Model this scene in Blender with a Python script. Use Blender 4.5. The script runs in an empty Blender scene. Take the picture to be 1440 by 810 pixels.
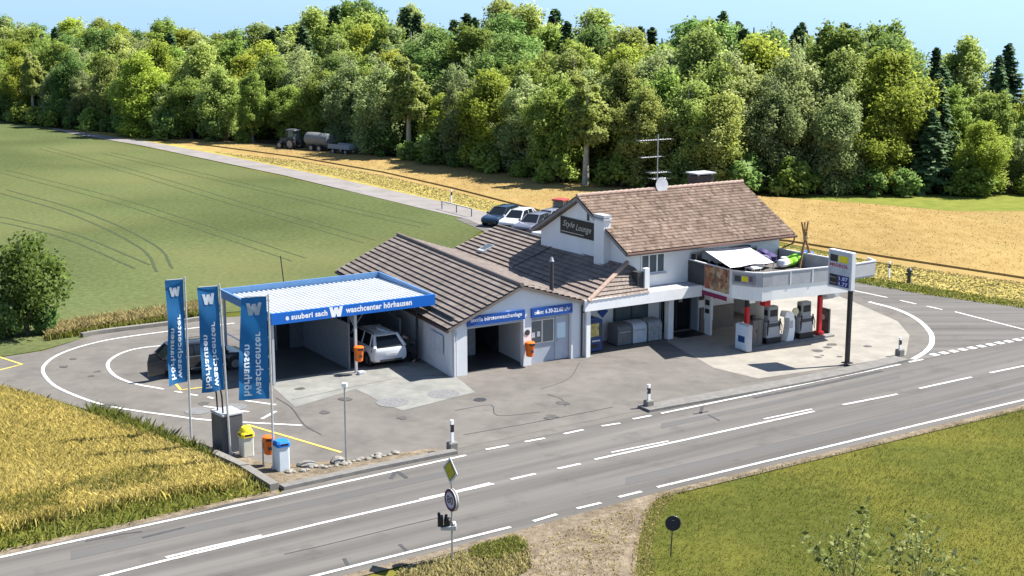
import bpy, bmesh, math, random
import numpy as np
from mathutils import Vector, Matrix
from mathutils.geometry import tessellate_polygon
random.seed(7); rng = np.random.default_rng(11)
R = math.radians
sc = bpy.context.scene
COL = sc.collection

# ------------------------------------------------------------------ camera
F, HOR, CH = 2000.0, 405.0, 18.0
TH = math.atan(HOR / F)
cam = bpy.data.cameras.new('camera'); cam.lens = 50.0; cam.sensor_width = 36.0
cam.clip_end = 4000; cam.clip_start = 0.5
camo = bpy.data.objects.new('camera', cam); COL.objects.link(camo)
camo.location = (0, 0, CH); camo.rotation_euler = (math.pi/2 - TH, 0, 0)
sc.camera = camo
sc.view_settings.view_transform = 'Standard'
sc.view_settings.look = 'None'
sc.view_settings.exposure = 1.20
sc.view_settings.gamma = 1.0

# ------------------------------------------------------------------ light
SUN_AZ, SUN_EL = 74.5, 53.0          # azimuth clockwise from +Y
w = bpy.data.worlds.new('World'); sc.world = w; w.use_nodes = True
nt = w.node_tree; nt.nodes.clear()
out = nt.nodes.new('ShaderNodeOutputWorld'); bg = nt.nodes.new('ShaderNodeBackground')
sky = nt.nodes.new('ShaderNodeTexSky'); sky.sky_type = 'NISHITA'; sky.sun_disc = False
sky.sun_elevation = R(SUN_EL); sky.sun_rotation = R(SUN_AZ)
sky.air_density = 1.0; sky.dust_density = 0.2; sky.ozone_density = 1.2; sky.altitude = 400
bg.inputs[1].default_value = 0.085
wtc = nt.nodes.new('ShaderNodeTexCoord'); wsp = nt.nodes.new('ShaderNodeSeparateXYZ'); wcb = nt.nodes.new('ShaderNodeCombineXYZ')
wab = nt.nodes.new('ShaderNodeMath'); wab.operation = 'ABSOLUTE'; wad = nt.nodes.new('ShaderNodeMath'); wad.operation = 'MULTIPLY_ADD'
wad.inputs[1].default_value = 0.8; wad.inputs[2].default_value = 0.17; wnm = nt.nodes.new('ShaderNodeVectorMath'); wnm.operation = 'NORMALIZE'
nt.links.new(wtc.outputs['Generated'], wsp.inputs[0]); nt.links.new(wsp.outputs[0], wcb.inputs[0]); nt.links.new(wsp.outputs[1], wcb.inputs[1])
nt.links.new(wsp.outputs[2], wab.inputs[0]); nt.links.new(wab.outputs[0], wad.inputs[0]); nt.links.new(wad.outputs[0], wcb.inputs[2])
nt.links.new(wcb.outputs[0], wnm.inputs[0]); nt.links.new(wnm.outputs[0], sky.inputs[0])
nt.links.new(sky.outputs[0], bg.inputs[0]); nt.links.new(bg.outputs[0], out.inputs[0])
sl = bpy.data.lights.new('sun', 'SUN'); sl.energy = 4.9; sl.angle = R(0.5); sl.color = (1.0, 0.955, 0.88)
so = bpy.data.objects.new('sun', sl); COL.objects.link(so)
sd = Vector((math.sin(R(SUN_AZ))*math.cos(R(SUN_EL)), math.cos(R(SUN_AZ))*math.cos(R(SUN_EL)), math.sin(R(SUN_EL))))
so.rotation_euler = sd.to_track_quat('Z', 'Y').to_euler(); so.location = (60, 60, 80)

# ------------------------------------------------------------------ geometry of the site
def P(x, y, z=0.0):
    a = (x - 720) / F; b = (405 - y) / F
    d = Vector((a, math.cos(TH) + b*math.sin(TH), -math.sin(TH) + b*math.cos(TH)))
    t = (z - CH) / d.z
    return Vector((0, 0, CH)) + d*t
AZ = R(58.5)
U = Vector((math.sin(AZ), math.cos(AZ), 0)); V = Vector((-math.cos(AZ), math.sin(AZ), 0))
O = P(636, 531); BROT = math.pi/2 - AZ
def W(u, v, z=0.0): return O + U*u + V*v + Vector((0, 0, z))
def L(x, y, z=0.0):
    d = P(x, y, z) - O
    return (d.dot(U), d.dot(V), z)
def LV(x, y, v):      # point seen at pixel, on the vertical plane v = const
    C0 = Vector((0, 0, CH)); d = P(x, y, 0) - C0
    t = (v - (C0 - O).dot(V)) / d.dot(V); p = C0 + d*t
    return ((p - O).dot(U), v, p.z)
def LU(x, y, u):
    C0 = Vector((0, 0, CH)); d = P(x, y, 0) - C0
    t = (u - (C0 - O).dot(U)) / d.dot(U); p = C0 + d*t
    return (u, (p - O).dot(V), p.z)

# ------------------------------------------------------------------ materials
MATS = {}
def mat(name, c, rough=0.7, var=0.12, scale=3.0, c2=None, bump=0.0, bscale=30.0, metal=0.0, stretch=None, spec=0.4,
        detail=5.0, coat=0.0, trans=0.0, big=0.0, bigscale=0.15, emit=None, stain=0.0, patch=None):
    if name in MATS: return MATS[name]
    m = bpy.data.materials.new(name); m.use_nodes = True; n = m.node_tree.nodes; l = m.node_tree.links
    b = n['Principled BSDF']; b.inputs['Roughness'].default_value = rough; b.inputs['Metallic'].default_value = metal
    b.inputs['Specular IOR Level'].default_value = spec
    if coat: b.inputs['Coat Weight'].default_value = coat; b.inputs['Coat Roughness'].default_value = 0.08
    tc = n.new('ShaderNodeTexCoord'); mp = n.new('ShaderNodeMapping'); l.new(tc.outputs['Object'], mp.inputs[0])
    if stretch: mp.inputs['Scale'].default_value = stretch
    nz = n.new('ShaderNodeTexNoise'); nz.inputs['Scale'].default_value = scale; nz.inputs['Detail'].default_value = detail
    nz.inputs['Roughness'].default_value = 0.6
    l.new(mp.outputs[0], nz.inputs['Vector'])
    cr = n.new('ShaderNodeValToRGB')
    if c2 is None:
        lo = tuple(x*(1-var*1.6) for x in c); hi = tuple(min(1, x*(1+var*1.6)) for x in c)
    else: lo, hi = c, c2
    cr.color_ramp.elements[0].color = (*lo, 1); cr.color_ramp.elements[1].color = (*hi, 1)
    cr.color_ramp.elements[0].position = 0.3; cr.color_ramp.elements[1].position = 0.7
    l.new(nz.outputs['Fac'], cr.inputs[0])
    colout = cr.outputs[0]
    if big:
        n2 = n.new('ShaderNodeTexNoise'); n2.inputs['Scale'].default_value = bigscale; n2.inputs['Detail'].default_value = 4
        l.new(mp.outputs[0], n2.inputs['Vector'])
        mr = n.new('ShaderNodeMapRange'); mr.inputs[1].default_value = 0.3; mr.inputs[2].default_value = 0.7
        mr.inputs[3].default_value = 1-big; mr.inputs[4].default_value = 1+big; l.new(n2.outputs['Fac'], mr.inputs[0])
        mx = n.new('ShaderNodeVectorMath'); mx.operation = 'SCALE'; l.new(colout, mx.inputs[0]); l.new(mr.outputs[0], mx.inputs['Scale'])
        colout = mx.outputs[0]
    if patch:
        n4 = n.new('ShaderNodeTexNoise'); n4.inputs['Scale'].default_value = patch[1]; n4.inputs['Detail'].default_value = 6; n4.inputs['Roughness'].default_value = .6
        l.new(tc.outputs['Object'], n4.inputs['Vector'])
        m4 = n.new('ShaderNodeMapRange'); m4.inputs[1].default_value = patch[2]; m4.inputs[2].default_value = patch[3]; l.new(n4.outputs['Fac'], m4.inputs[0])
        m5 = n.new('ShaderNodeMix'); m5.data_type = 'RGBA'; m5.blend_type = 'MIX'; m6 = n.new('ShaderNodeMath'); m6.operation = 'MULTIPLY'; m6.inputs[1].default_value = patch[4]; l.new(m4.outputs[0], m6.inputs[0]); l.new(m6.outputs[0], m5.inputs[0])
        l.new(colout, m5.inputs[6]); m5.inputs[7].default_value = (*patch[0], 1); colout = m5.outputs[2]
    if stain:
        n3 = n.new('ShaderNodeTexNoise'); n3.inputs['Scale'].default_value = .55; n3.inputs['Detail'].default_value = 7; n3.inputs['Roughness'].default_value = .65
        l.new(tc.outputs['Object'], n3.inputs['Vector'])
        ms = n.new('ShaderNodeMapRange'); ms.inputs[1].default_value = .55; ms.inputs[2].default_value = .70; ms.inputs[3].default_value = 1.0; ms.inputs[4].default_value = 1-stain; l.new(n3.outputs['Fac'], ms.inputs[0])
        mz = n.new('ShaderNodeVectorMath'); mz.operation = 'SCALE'; l.new(colout, mz.inputs[0]); l.new(ms.outputs[0], mz.inputs['Scale']); colout = mz.outputs[0]
    l.new(colout, b.inputs['Base Color'])
    if bump:
        nb = n.new('ShaderNodeTexNoise'); nb.inputs['Scale'].default_value = bscale; nb.inputs['Detail'].default_value = 4
        l.new(mp.outputs[0], nb.inputs['Vector'])
        bp = n.new('ShaderNodeBump'); bp.inputs['Strength'].default_value = bump; bp.inputs['Distance'].default_value = 0.05
        l.new(nb.outputs['Fac'], bp.inputs['Height']); l.new(bp.outputs[0], b.inputs['Normal'])
    if emit:
        b.inputs['Emission Color'].default_value = (*emit, 1); b.inputs['Emission Strength'].default_value = 1.0
    MATS[name] = m
    return m

def tile_mat(name, cols, moss=0.0):
    m = bpy.data.materials.new(name); m.use_nodes = True; n = m.node_tree.nodes; l = m.node_tree.links
    b = n['Principled BSDF']; b.inputs['Roughness'].default_value = 0.8; b.inputs['Specular IOR Level'].default_value = 0.25
    uv = n.new('ShaderNodeUVMap'); uv.uv_map = 'UVMap'
    fl = n.new('ShaderNodeVectorMath'); fl.operation = 'FLOOR'; l.new(uv.outputs[0], fl.inputs[0])
    wn = n.new('ShaderNodeTexWhiteNoise'); wn.noise_dimensions = '2D'; l.new(fl.outputs[0], wn.inputs[0])
    cr = n.new('ShaderNodeValToRGB'); cr.color_ramp.interpolation = 'LINEAR'
    els = cr.color_ramp.elements
    els[0].color = (*cols[0], 1); els[1].color = (*cols[-1], 1)
    for i, c in enumerate(cols[1:-1]):
        e = els.new((i+1)/(len(cols)-1)); e.color = (*c, 1)
    l.new(wn.outputs['Value'], cr.inputs[0])
    tc = n.new('ShaderNodeTexCoord'); nz = n.new('ShaderNodeTexNoise'); nz.inputs['Scale'].default_value = 0.9; nz.inputs['Detail'].default_value = 6
    l.new(tc.outputs['Object'], nz.inputs['Vector'])
    mr = n.new('ShaderNodeMapRange'); mr.inputs[1].default_value = .3; mr.inputs[2].default_value = .7; mr.inputs[3].default_value = .84; mr.inputs[4].default_value = 1.12
    l.new(nz.outputs['Fac'], mr.inputs[0])
    sx = n.new('ShaderNodeVectorMath'); sx.operation = 'SCALE'; l.new(cr.outputs[0], sx.inputs[0]); l.new(mr.outputs[0], sx.inputs['Scale'])
    l.new(sx.outputs[0], b.inputs['Base Color'])
    MATS[name] = m
    return m

def leaf_mat(name, c1, c2, c3, trans=0.52, vary=0.22, rough=0.55):
    """per-leaf tint from attribute, per-tree tint from object random"""
    m = bpy.data.materials.new(name); m.use_nodes = True; n = m.node_tree.nodes; l = m.node_tree.links
    b = n['Principled BSDF']; b.inputs['Roughness'].default_value = rough; b.inputs['Specular IOR Level'].default_value = 0.12
    at = n.new('ShaderNodeAttribute'); at.attribute_name = 'tint'
    cr = n.new('ShaderNodeValToRGB'); e = cr.color_ramp.elements
    e[0].color = (*c1, 1); e[1].color = (*c3, 1); k = e.new(0.5); k.color = (*c2, 1)
    l.new(at.outputs['Fac'], cr.inputs[0])
    oi = n.new('ShaderNodeObjectInfo')
    mr = n.new('ShaderNodeMapRange'); mr.inputs[3].default_value = 1-vary; mr.inputs[4].default_value = 1+vary
    l.new(oi.outputs['Random'], mr.inputs[0])
    hs = n.new('ShaderNodeHueSaturation')
    mh = n.new('ShaderNodeMapRange'); mh.inputs[3].default_value = 0.488; mh.inputs[4].default_value = 0.515
    w2 = n.new('ShaderNodeTexWhiteNoise'); w2.noise_dimensions = '1D'; l.new(oi.outputs['Random'], w2.inputs['W'])
    l.new(w2.outputs['Value'], mh.inputs[0]); l.new(mh.outputs[0], hs.inputs['Hue'])
    l.new(mr.outputs[0], hs.inputs['Value']); l.new(cr.outputs[0], hs.inputs['Color'])
    l.new(hs.outputs[0], b.inputs['Base Color'])
    ge = n.new('ShaderNodeNewGeometry'); an = n.new('ShaderNodeAttribute'); an.attribute_name = 'sn'
    vt = n.new('ShaderNodeVectorTransform'); vt.vector_type = 'NORMAL'; vt.convert_from = 'OBJECT'; vt.convert_to = 'WORLD'; l.new(an.outputs['Vector'], vt.inputs[0])
    sc1 = n.new('ShaderNodeVectorMath'); sc1.operation = 'SCALE'; sc1.inputs['Scale'].default_value = 1.8; l.new(vt.outputs[0], sc1.inputs[0])
    ad = n.new('ShaderNodeVectorMath'); ad.operation = 'ADD'; l.new(sc1.outputs[0], ad.inputs[0]); l.new(ge.outputs['Normal'], ad.inputs[1])
    nm = n.new('ShaderNodeVectorMath'); nm.operation = 'NORMALIZE'; l.new(ad.outputs[0], nm.inputs[0]); l.new(nm.outputs[0], b.inputs['Normal'])
    if trans:
        tr = n.new('ShaderNodeBsdfTranslucent'); l.new(hs.outputs[0], tr.inputs['Color'])
        mx = n.new('ShaderNodeMixShader'); mx.inputs[0].default_value = trans
        l.new(b.outputs[0], mx.inputs[1]); l.new(tr.outputs[0], mx.inputs[2])
        l.new(mx.outputs[0], n['Material Output'].inputs[0])
    MATS[name] = m
    return m

def glass_mat(name, c=(0.02, 0.03, 0.04), rough=0.06):
    return mat(name, c, rough=rough, var=0.05, spec=0.8)

# ------------------------------------------------------------------ mesh builder
class MB:
    def __init__(s): s.v = []; s.f = []; s.mi = []; s.cur = 0
    def add(s, vs, fs):
        o = len(s.v); s.v += [tuple(p) for p in vs]; s.f += [tuple(i+o for i in f) for f in fs]; s.mi += [s.cur]*len(fs); return s
    def box(s, x0, y0, z0, x1, y1, z1, M=None):
        vs = [Vector(p) for p in ((x0,y0,z0),(x1,y0,z0),(x1,y1,z0),(x0,y1,z0),(x0,y0,z1),(x1,y0,z1),(x1,y1,z1),(x0,y1,z1))]
        if M: vs = [M @ p for p in vs]
        return s.add(vs, [(0,3,2,1),(4,5,6,7),(0,1,5,4),(1,2,6,5),(2,3,7,6),(3,0,4,7)])
    def rbox(s, x0, y0, z0, x1, y1, z1, r=0.05, M=None, top=True):
        """box with chamfered vertical edges and top edges"""
        def ring(z, i):
            a0, a1, b0, b1 = x0+i, x1-i, y0+i, y1-i
            return [(a0+r,b0,z),(a1-r,b0,z),(a1,b0+r,z),(a1,b1-r,z),(a1-r,b1,z),(a0+r,b1,z),(a0,b1-r,z),(a0,b0+r,z)]
        rings = [ring(z0, 0)] + ([ring(z1-r, 0), ring(z1, r*0.6)] if top else [ring(z1, 0)])
        vs = [Vector(p) for q in rings for p in q]
        if M: vs = [M @ p for p in vs]
        fs = [tuple(range(7, -1, -1))]
        for k in range(len(rings)-1):
            for i in range(8): fs.append((k*8+i, k*8+(i+1) % 8, (k+1)*8+(i+1) % 8, (k+1)*8+i))
        fs.append(tuple((len(rings)-1)*8+i for i in range(8)))
        return s.add(vs, fs)
    def prism(s, pts, ax, a0, a1):
        """polygon (2-D pts) extruded along axis: 'z' pts=(x,y); 'y' pts=(x,z); 'x' pts=(y,z)"""
        def q(p, a): return (p[0], p[1], a) if ax == 'z' else (p[0], a, p[1]) if ax == 'y' else (a, p[0], p[1])
        n = len(pts)
        vs = [q(p, a0) for p in pts] + [q(p, a1) for p in pts]
        tri = tessellate_polygon([[Vector((p[0], p[1], 0)) for p in pts]])
        fs = [tuple(t) for t in tri] + [tuple(i+n for i in reversed(t)) for t in tri]
        fs += [(i, (i+1) % n, n+(i+1) % n, n+i) for i in range(n)]
        return s.add(vs, fs)
    def hull8(s, lo, hi):   # two quads (4 pts each)
        return s.add(list(lo)+list(hi), [(3,2,1,0),(4,5,6,7),(0,1,5,4),(1,2,6,5),(2,3,7,6),(3,0,4,7)])
    def tube(s, pts, r, n=8, caps=True):
        pts = [Vector(p) for p in pts]; rs = r if isinstance(r, (list, tuple)) else [r]*len(pts)
        vs = []
        for i, p in enumerate(pts):
            d = (pts[min(i+1, len(pts)-1)] - pts[max(i-1, 0)]).normalized()
            a = d.orthogonal().normalized() if abs(d.z) < 0.99 else Vector((1, 0, 0))
            if abs(d.z) < 0.99: a = d.cross(Vector((0, 0, 1))).normalized()
            b = d.cross(a)
            for k in range(n):
                t = 2*math.pi*k/n; vs.append(p + (a*math.cos(t) + b*math.sin(t))*rs[i])
        fs = [(i*n+k, i*n+(k+1) % n, (i+1)*n+(k+1) % n, (i+1)*n+k) for i in range(len(pts)-1) for k in range(n)]
        if caps: fs += [tuple(range(n-1, -1, -1)), tuple((len(pts)-1)*n+k for k in range(n))]
        return s.add(vs, fs)
    def cyl(s, x, y, z0, z1, r, n=16, r1=None): return s.tube([(x, y, z0), (x, y, z1)], [r, r if r1 is None else r1], n)
    def lathe(s, prof, n=20, M=None):
        vs = []; 
        for r, z in prof:
            for k in range(n): vs.append(Vector((r*math.cos(2*math.pi*k/n), r*math.sin(2*math.pi*k/n), z)))
        if M: vs = [M @ p for p in vs]
        m = len(prof)
        fs = [(i*n+k, i*n+(k+1) % n, (i+1)*n+(k+1) % n, (i+1)*n+k) for i in range(m-1) for k in range(n)]
        fs += [tuple(range(n-1, -1, -1)), tuple((m-1)*n+k for k in range(n))]
        return s.add(vs, fs)
    def loft(s, secs, caps=True):
        n = len(secs[0]); vs = [p for q in secs for p in q]
        fs = [(i*n+k, i*n+(k+1) % n, (i+1)*n+(k+1) % n, (i+1)*n+k) for i in range(len(secs)-1) for k in range(n)]
        if caps: fs += [tuple(range(n-1, -1, -1)), tuple((len(secs)-1)*n+k for k in range(n))]
        return s.add(vs, fs)
    def build(s, name, m, parent=None, smooth=False, loc=None, rotz=0.0):
        me = bpy.data.meshes.new(name); me.from_pydata(s.v, [], s.f)
        for k in (m if isinstance(m, (list, tuple)) else [m]): me.materials.append(k)
        if isinstance(m, (list, tuple)): me.polygons.foreach_set('material_index', s.mi)
        if smooth:
            me.polygons.foreach_set('use_smooth', [True]*len(me.polygons))
            try: me.set_sharp_from_angle(angle=R(38))
            except Exception: pass
        me.update()
        o = bpy.data.objects.new(name, me); COL.objects.link(o)
        if parent is not None: o.parent = parent
        if loc is not None: o.location = loc
        o.rotation_euler = (0, 0, rotz)
        return o

def thing(name, label, cat, loc=(0, 0, 0), rotz=0.0, group=None):
    o = bpy.data.objects.new(name, None); COL.objects.link(o); o.empty_display_size = 0.3
    o.location = loc; o.rotation_euler = (0, 0, rotz)
    return tag(o, label, cat, group)
def tag(o, label, cat, group=None):
    o['label'] = label; o['category'] = cat
    if group: o['group'] = group
    return o
def bthing(name, label, cat, group=None): return thing(name, label, cat, O, BROT, group)   # local axes = (u, v, z)
def dup(root, loc, rotz=0.0, scale=1.0, label=None, group=None):
    r = root.copy(); COL.objects.link(r); r.location = loc; r.rotation_euler = (0, 0, rotz)
    r.scale = scale if isinstance(scale, (tuple, list)) else (scale,)*3
    if label: r['label'] = label
    if group: r['group'] = group
    for ch in list(root.children):
        c = ch.copy(); COL.objects.link(c); c.parent = r
        for g in list(ch.children):
            d = g.copy(); COL.objects.link(d); d.parent = c
    return r

def text(parent, s, org, ex, ey, width, height, m, name='lettering', bold=0.0, shear=0.0, center=False):
    """flat lettering in the parent's axes: ex along the line, ey up; fitted into width x height"""
    cu = bpy.data.curves.new('t', 'FONT'); cu.body = s; cu.offset = bold; cu.shear = shear; cu.resolution_u = 3; cu.space_character = 1.0+bold*2
    ob = bpy.data.objects.new('t', cu); COL.objects.link(ob)
    dg = bpy.context.evaluated_depsgraph_get(); dg.update()
    me = bpy.data.meshes.new_from_object(ob.evaluated_get(dg))
    bpy.data.objects.remove(ob); bpy.data.curves.remove(cu)
    co = np.empty(len(me.vertices)*3); me.vertices.foreach_get('co', co); co = co.reshape(-1, 3)
    mn, mx = co.min(0), co.max(0)
    if height is None: k = width/(mx[0]-mn[0]); kx = ky = k
    elif width is None: k = height/(mx[1]-mn[1]); kx = ky = k
    else: kx = width/(mx[0]-mn[0]); ky = height/(mx[1]-mn[1])
    ex = np.array(ex, float); ey = np.array(ey, float); org = np.array(org, float)
    x = (co[:, 0]-mn[0])*kx; y = (co[:, 1]-mn[1])*ky
    if center: x = x - (mx[0]-mn[0])*kx/2
    new = org + x[:, None]*ex + y[:, None]*ey
    me.vertices.foreach_set('co', new.ravel()); me.update()
    me.materials.clear(); me.materials.append(m); me.name = name
    o = bpy.data.objects.new(name, me); COL.objects.link(o); o.parent = parent
    return o

def smooth_pts(pts, n=8, closed=False):
    P2 = [Vector((p[0], p[1], 0)) for p in pts]; m = len(P2); outp = []
    rg = range(m if closed else m-1)
    for i in rg:
        p0 = P2[(i-1) % m] if closed or i > 0 else P2[i]*2-P2[i+1]
        p1, p2 = P2[i], P2[(i+1) % m]
        p3 = P2[(i+2) % m] if closed or i+2 < m else p2*2-p1
        for k in range(n):
            t = k/n
            outp.append(0.5*((2*p1)+(p2-p0)*t+(2*p0-5*p1+4*p2-p3)*t*t+(3*p1-p0-3*p2+p3)*t**3))
    if not closed: outp.append(P2[-1])
    return outp

def sheet(name, pts, z, m, label=None, rotz=0.0):
    """flat ground sheet from world points, local origin at first point (rotated frame for stretched textures)"""
    o0 = Vector((pts[0][0], pts[0][1], z)); Mi = Matrix.Rotation(-rotz, 3, 'Z')
    loc = [Mi @ (Vector((p[0], p[1], z)) - o0) for p in pts]
    tri = tessellate_polygon([loc])
    b = MB(); b.add(loc, [tuple(t) if (loc[t[1]]-loc[t[0]]).cross(loc[t[2]]-loc[t[0]]).z > 0 else tuple(reversed(t)) for t in tri])
    o = b.build(name, m, loc=o0, rotz=rotz); o['kind'] = 'structure'
    return o
def px(*pts): return [P(*p) for p in pts]
def line_quads(b, pts, w, z, dash=None):
    """flat painted strip along world polyline; dash=(on,off)"""
    pts = [Vector((p[0], p[1], 0)) for p in pts]
    if dash:
        seg = []; on, off = dash; tot = 0
        L_ = [0]
        for i in range(len(pts)-1): L_.append(L_[-1]+(pts[i+1]-pts[i]).length)
        def at(d):
            for i in range(len(pts)-1):
                if d <= L_[i+1]: return pts[i].lerp(pts[i+1], (d-L_[i])/(L_[i+1]-L_[i]))
            return pts[-1]
        d = 0
        while d < L_[-1]:
            line_quads(b, [at(d), at(min(d+on, L_[-1]))], w, z); d += on+off
        return
    vs = []
    for i, p in enumerate(pts):
        d = (pts[min(i+1, len(pts)-1)]-pts[max(i-1, 0)]).normalized(); nrm = Vector((-d.y, d.x, 0))*w/2
        vs += [(p+nrm).xy.to_3d()+Vector((0, 0, z)), (p-nrm).xy.to_3d()+Vector((0, 0, z))]
    b.add(vs, [(2*i, 2*i+1, 2*i+3, 2*i+2) for i in range(len(pts)-1)])
def strip3d(b, pts, w, z0, z1):
    """raised kerb-like bar along a polyline"""
    pts = [Vector((p[0], p[1], 0)) for p in pts]; secs = []
    for i, p in enumerate(pts):
        d = (pts[min(i+1, len(pts)-1)]-pts[max(i-1, 0)]).normalized(); n = Vector((-d.y, d.x, 0))*w/2
        secs.append([Vector((p.x+n.x, p.y+n.y, z0)), Vector((p.x-n.x, p.y-n.y, z0)), Vector((p.x-n.x, p.y-n.y, z1)), Vector((p.x+n.x, p.y+n.y, z1))])
    b.loft(secs)

def np_mesh(name, verts, nper, m, tint=None, smooth=False, sn=None):
    """mesh of separate polygons with nper verts each (numpy)"""
    nv = len(verts); nf = nv//nper
    me = bpy.data.meshes.new(name); me.vertices.add(nv); me.loops.add(nv); me.polygons.add(nf)
    me.vertices.foreach_set('co', np.asarray(verts, np.float32).ravel())
    me.loops.foreach_set('vertex_index', np.arange(nv, dtype=np.int32))
    me.polygons.foreach_set('loop_start', np.arange(0, nv, nper, dtype=np.int32))
    try: me.polygons.foreach_set('loop_total', np.full(nf, nper, dtype=np.int32))
    except Exception: pass
    if tint is not None:
        a = me.attributes.new('tint', 'FLOAT', 'FACE'); a.data.foreach_set('value', np.asarray(tint, np.float32))
    if sn is not None:
        a = me.attributes.new('sn', 'FLOAT_VECTOR', 'FACE'); a.data.foreach_set('vector', np.asarray(sn, np.float32).ravel())
    me.materials.append(m); me.update(calc_edges=True); me.validate()
    return me

# ------------------------------------------------------------------ common materials
M_white = mat('white_render', (0.82, 0.82, 0.81), rough=0.85, var=0.03, scale=1.1, big=0.045, bigscale=.5, stretch=(.8, .8, .25), bump=.15, bscale=25)
M_hallwall = mat('pale_grey_render', (0.70, 0.71, 0.72), rough=0.85, var=0.03, scale=1.1, big=0.06, bigscale=.5, stretch=(.8, .8, .3), bump=.15, bscale=25)
M_whitepaint = mat('white_paint', (0.86, 0.86, 0.85), rough=0.5, var=0.03, scale=2)
M_mark = mat('road_marking_paint', (0.58, 0.58, 0.56), rough=0.7, var=0.2, scale=6, patch=((.19, .18, .17), 2.2, .56, .70, .55))
M_markY = mat('yellow_marking_paint', (0.66, 0.50, 0.10), rough=0.7, var=0.2, scale=6)
M_blue = mat('blue_sheet', (0.008, 0.13, 0.52), rough=0.4, var=0.04)
M_blue2 = mat('blue_sign', (0.012, 0.075, 0.32), rough=0.4, var=0.05)
M_steel = mat('galvanised_steel', (0.42, 0.43, 0.44), rough=0.45, var=0.1, metal=0.6)
M_alu = mat('brushed_aluminium', (0.6, 0.61, 0.62), rough=0.4, var=0.08, metal=0.5)
M_black = mat('black_plastic', (0.015, 0.015, 0.017), rough=0.45, var=0.1)
M_dark = mat('dark_grey_paint', (0.045, 0.047, 0.05), rough=0.5, var=0.1)
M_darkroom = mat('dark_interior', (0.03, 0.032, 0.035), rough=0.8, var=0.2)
M_grey = mat('mid_grey_panel', (0.25, 0.26, 0.28), rough=0.6, var=0.06)
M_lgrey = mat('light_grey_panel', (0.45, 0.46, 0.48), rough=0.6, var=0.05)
M_conc = mat('concrete_cast', (0.20, 0.19, 0.17), rough=0.9, var=0.12, scale=2, bump=.2)
M_orange = mat('orange_plastic', (0.72, 0.13, 0.015), rough=0.4, var=0.08)
M_red = mat('red_paint', (0.50, 0.018, 0.022), rough=0.4, var=0.06)
M_yellow = mat('yellow_plastic', (0.80, 0.60, 0.02), rough=0.4, var=0.05)
M_glass = mat('dark_window_glass', (0.012, 0.015, 0.018), rough=.12, var=.05, spec=.35)
M_bglass = glass_mat('window_glass', (0.10, 0.13, 0.14), rough=0.1)
M_rubber = mat('tyre_rubber', (0.018, 0.018, 0.02), rough=0.8, var=0.15)
M_wood = mat('weathered_wood', (0.30, 0.16, 0.07), rough=0.8, var=0.25, scale=8)
M_bark = mat('tree_bark', (0.115, 0.095, 0.075), rough=0.9, var=0.3, scale=6, bump=.5)
M_barkpale = mat('pale_bark', (0.26, 0.24, 0.19), rough=0.9, var=0.3, scale=5, bump=.5)
M_brown = mat('brown_gutter', (0.10, 0.05, 0.035), rough=0.5, var=0.1)
M_maroon = mat('maroon_print', (0.24, 0.012, 0.07), rough=0.5, var=0.05)
M_migred = mat('crimson_print', (0.35, 0.01, 0.05), rough=0.5, var=0.05)
M_soil = mat('dark_soil', (0.06, 0.05, 0.035), rough=.95, var=.3)
# =================================================================== THE GROUND
M_meadow = mat('meadow_ground', spec=0.0, patch=((.19, .165, .035), .16, .45, .68, .65), c=(0.066, 0.082, 0.016), rough=.95, c2=(0.118, 0.124, 0.030), scale=2.2, detail=8, bump=.6, bscale=9, big=.2, bigscale=.08)
M_greenfield = mat('green_cereal_ground', spec=0.0, patch=((.165, .15, .065), .022, .50, .68, .45), c=(0.062, 0.083, 0.031), rough=.95, c2=(0.114, 0.133, 0.057), scale=2.6, detail=12, bump=.5, bscale=9, big=.22, bigscale=.045)
M_goldfield = mat('golden_cereal_ground', spec=0.0, patch=((.30, .25, .10), .05, .5, .7, .5), c=(0.255, 0.172, 0.066), rough=.95, c2=(0.335, 0.24, 0.10), scale=.9, detail=10, stretch=(1, .45, 1), bump=.3, bscale=5, big=.14, bigscale=.05)
M_straw = mat('mown_straw_ground', spec=0.0, c=(0.25, 0.20, 0.055), rough=.95, c2=(0.40, 0.33, 0.11), scale=.8, detail=9, bump=.6, bscale=6, big=.15, bigscale=.12)
M_strip = mat('green_strip_ground', spec=0.0, c=(0.13, 0.16, 0.035), rough=.95, c2=(0.21, 0.215, 0.05), scale=.7, detail=8, bump=.5, bscale=6)
M_asph = mat('road_asphalt', spec=.15, stain=.22, c=(0.097, 0.091, 0.084), rough=.9, c2=(0.165, 0.154, 0.142), scale=1.0, detail=6, stretch=(.035, 1.0, 1), big=.10, bigscale=.5, bump=.15, bscale=60)
M_yard = mat('yard_asphalt', spec=.15, stain=.22, c=(0.122, 0.112, 0.102), rough=.9, c2=(0.175, 0.161, 0.146), scale=.35, detail=9, big=.08, bigscale=1.6, bump=.15, bscale=60)
M_farm = mat('farm_road_asphalt', spec=.15, stain=.22, c=(0.20, 0.185, 0.175), rough=.9, c2=(0.27, 0.25, 0.24), scale=.4, detail=7, bump=.1)
M_pad = mat('concrete_pad', spec=.15, stain=.22, c=(0.235, 0.218, 0.19), rough=.9, c2=(0.325, 0.302, 0.262), scale=.5, detail=8, big=.08, bigscale=2.2, bump=.1)
M_pad2 = mat('wash_bay_concrete', (0.165, 0.167, 0.155), rough=.85, c2=(0.245, 0.243, 0.222), scale=.6, detail=8, big=.12, bigscale=1.5)
M_floor = mat('wash_bay_dark_floor', (0.045, 0.048, 0.05), rough=.5, c2=(0.085, 0.088, 0.088), scale=.8, detail=6)  # dark floor tone, smoother than the apron concrete
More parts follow.
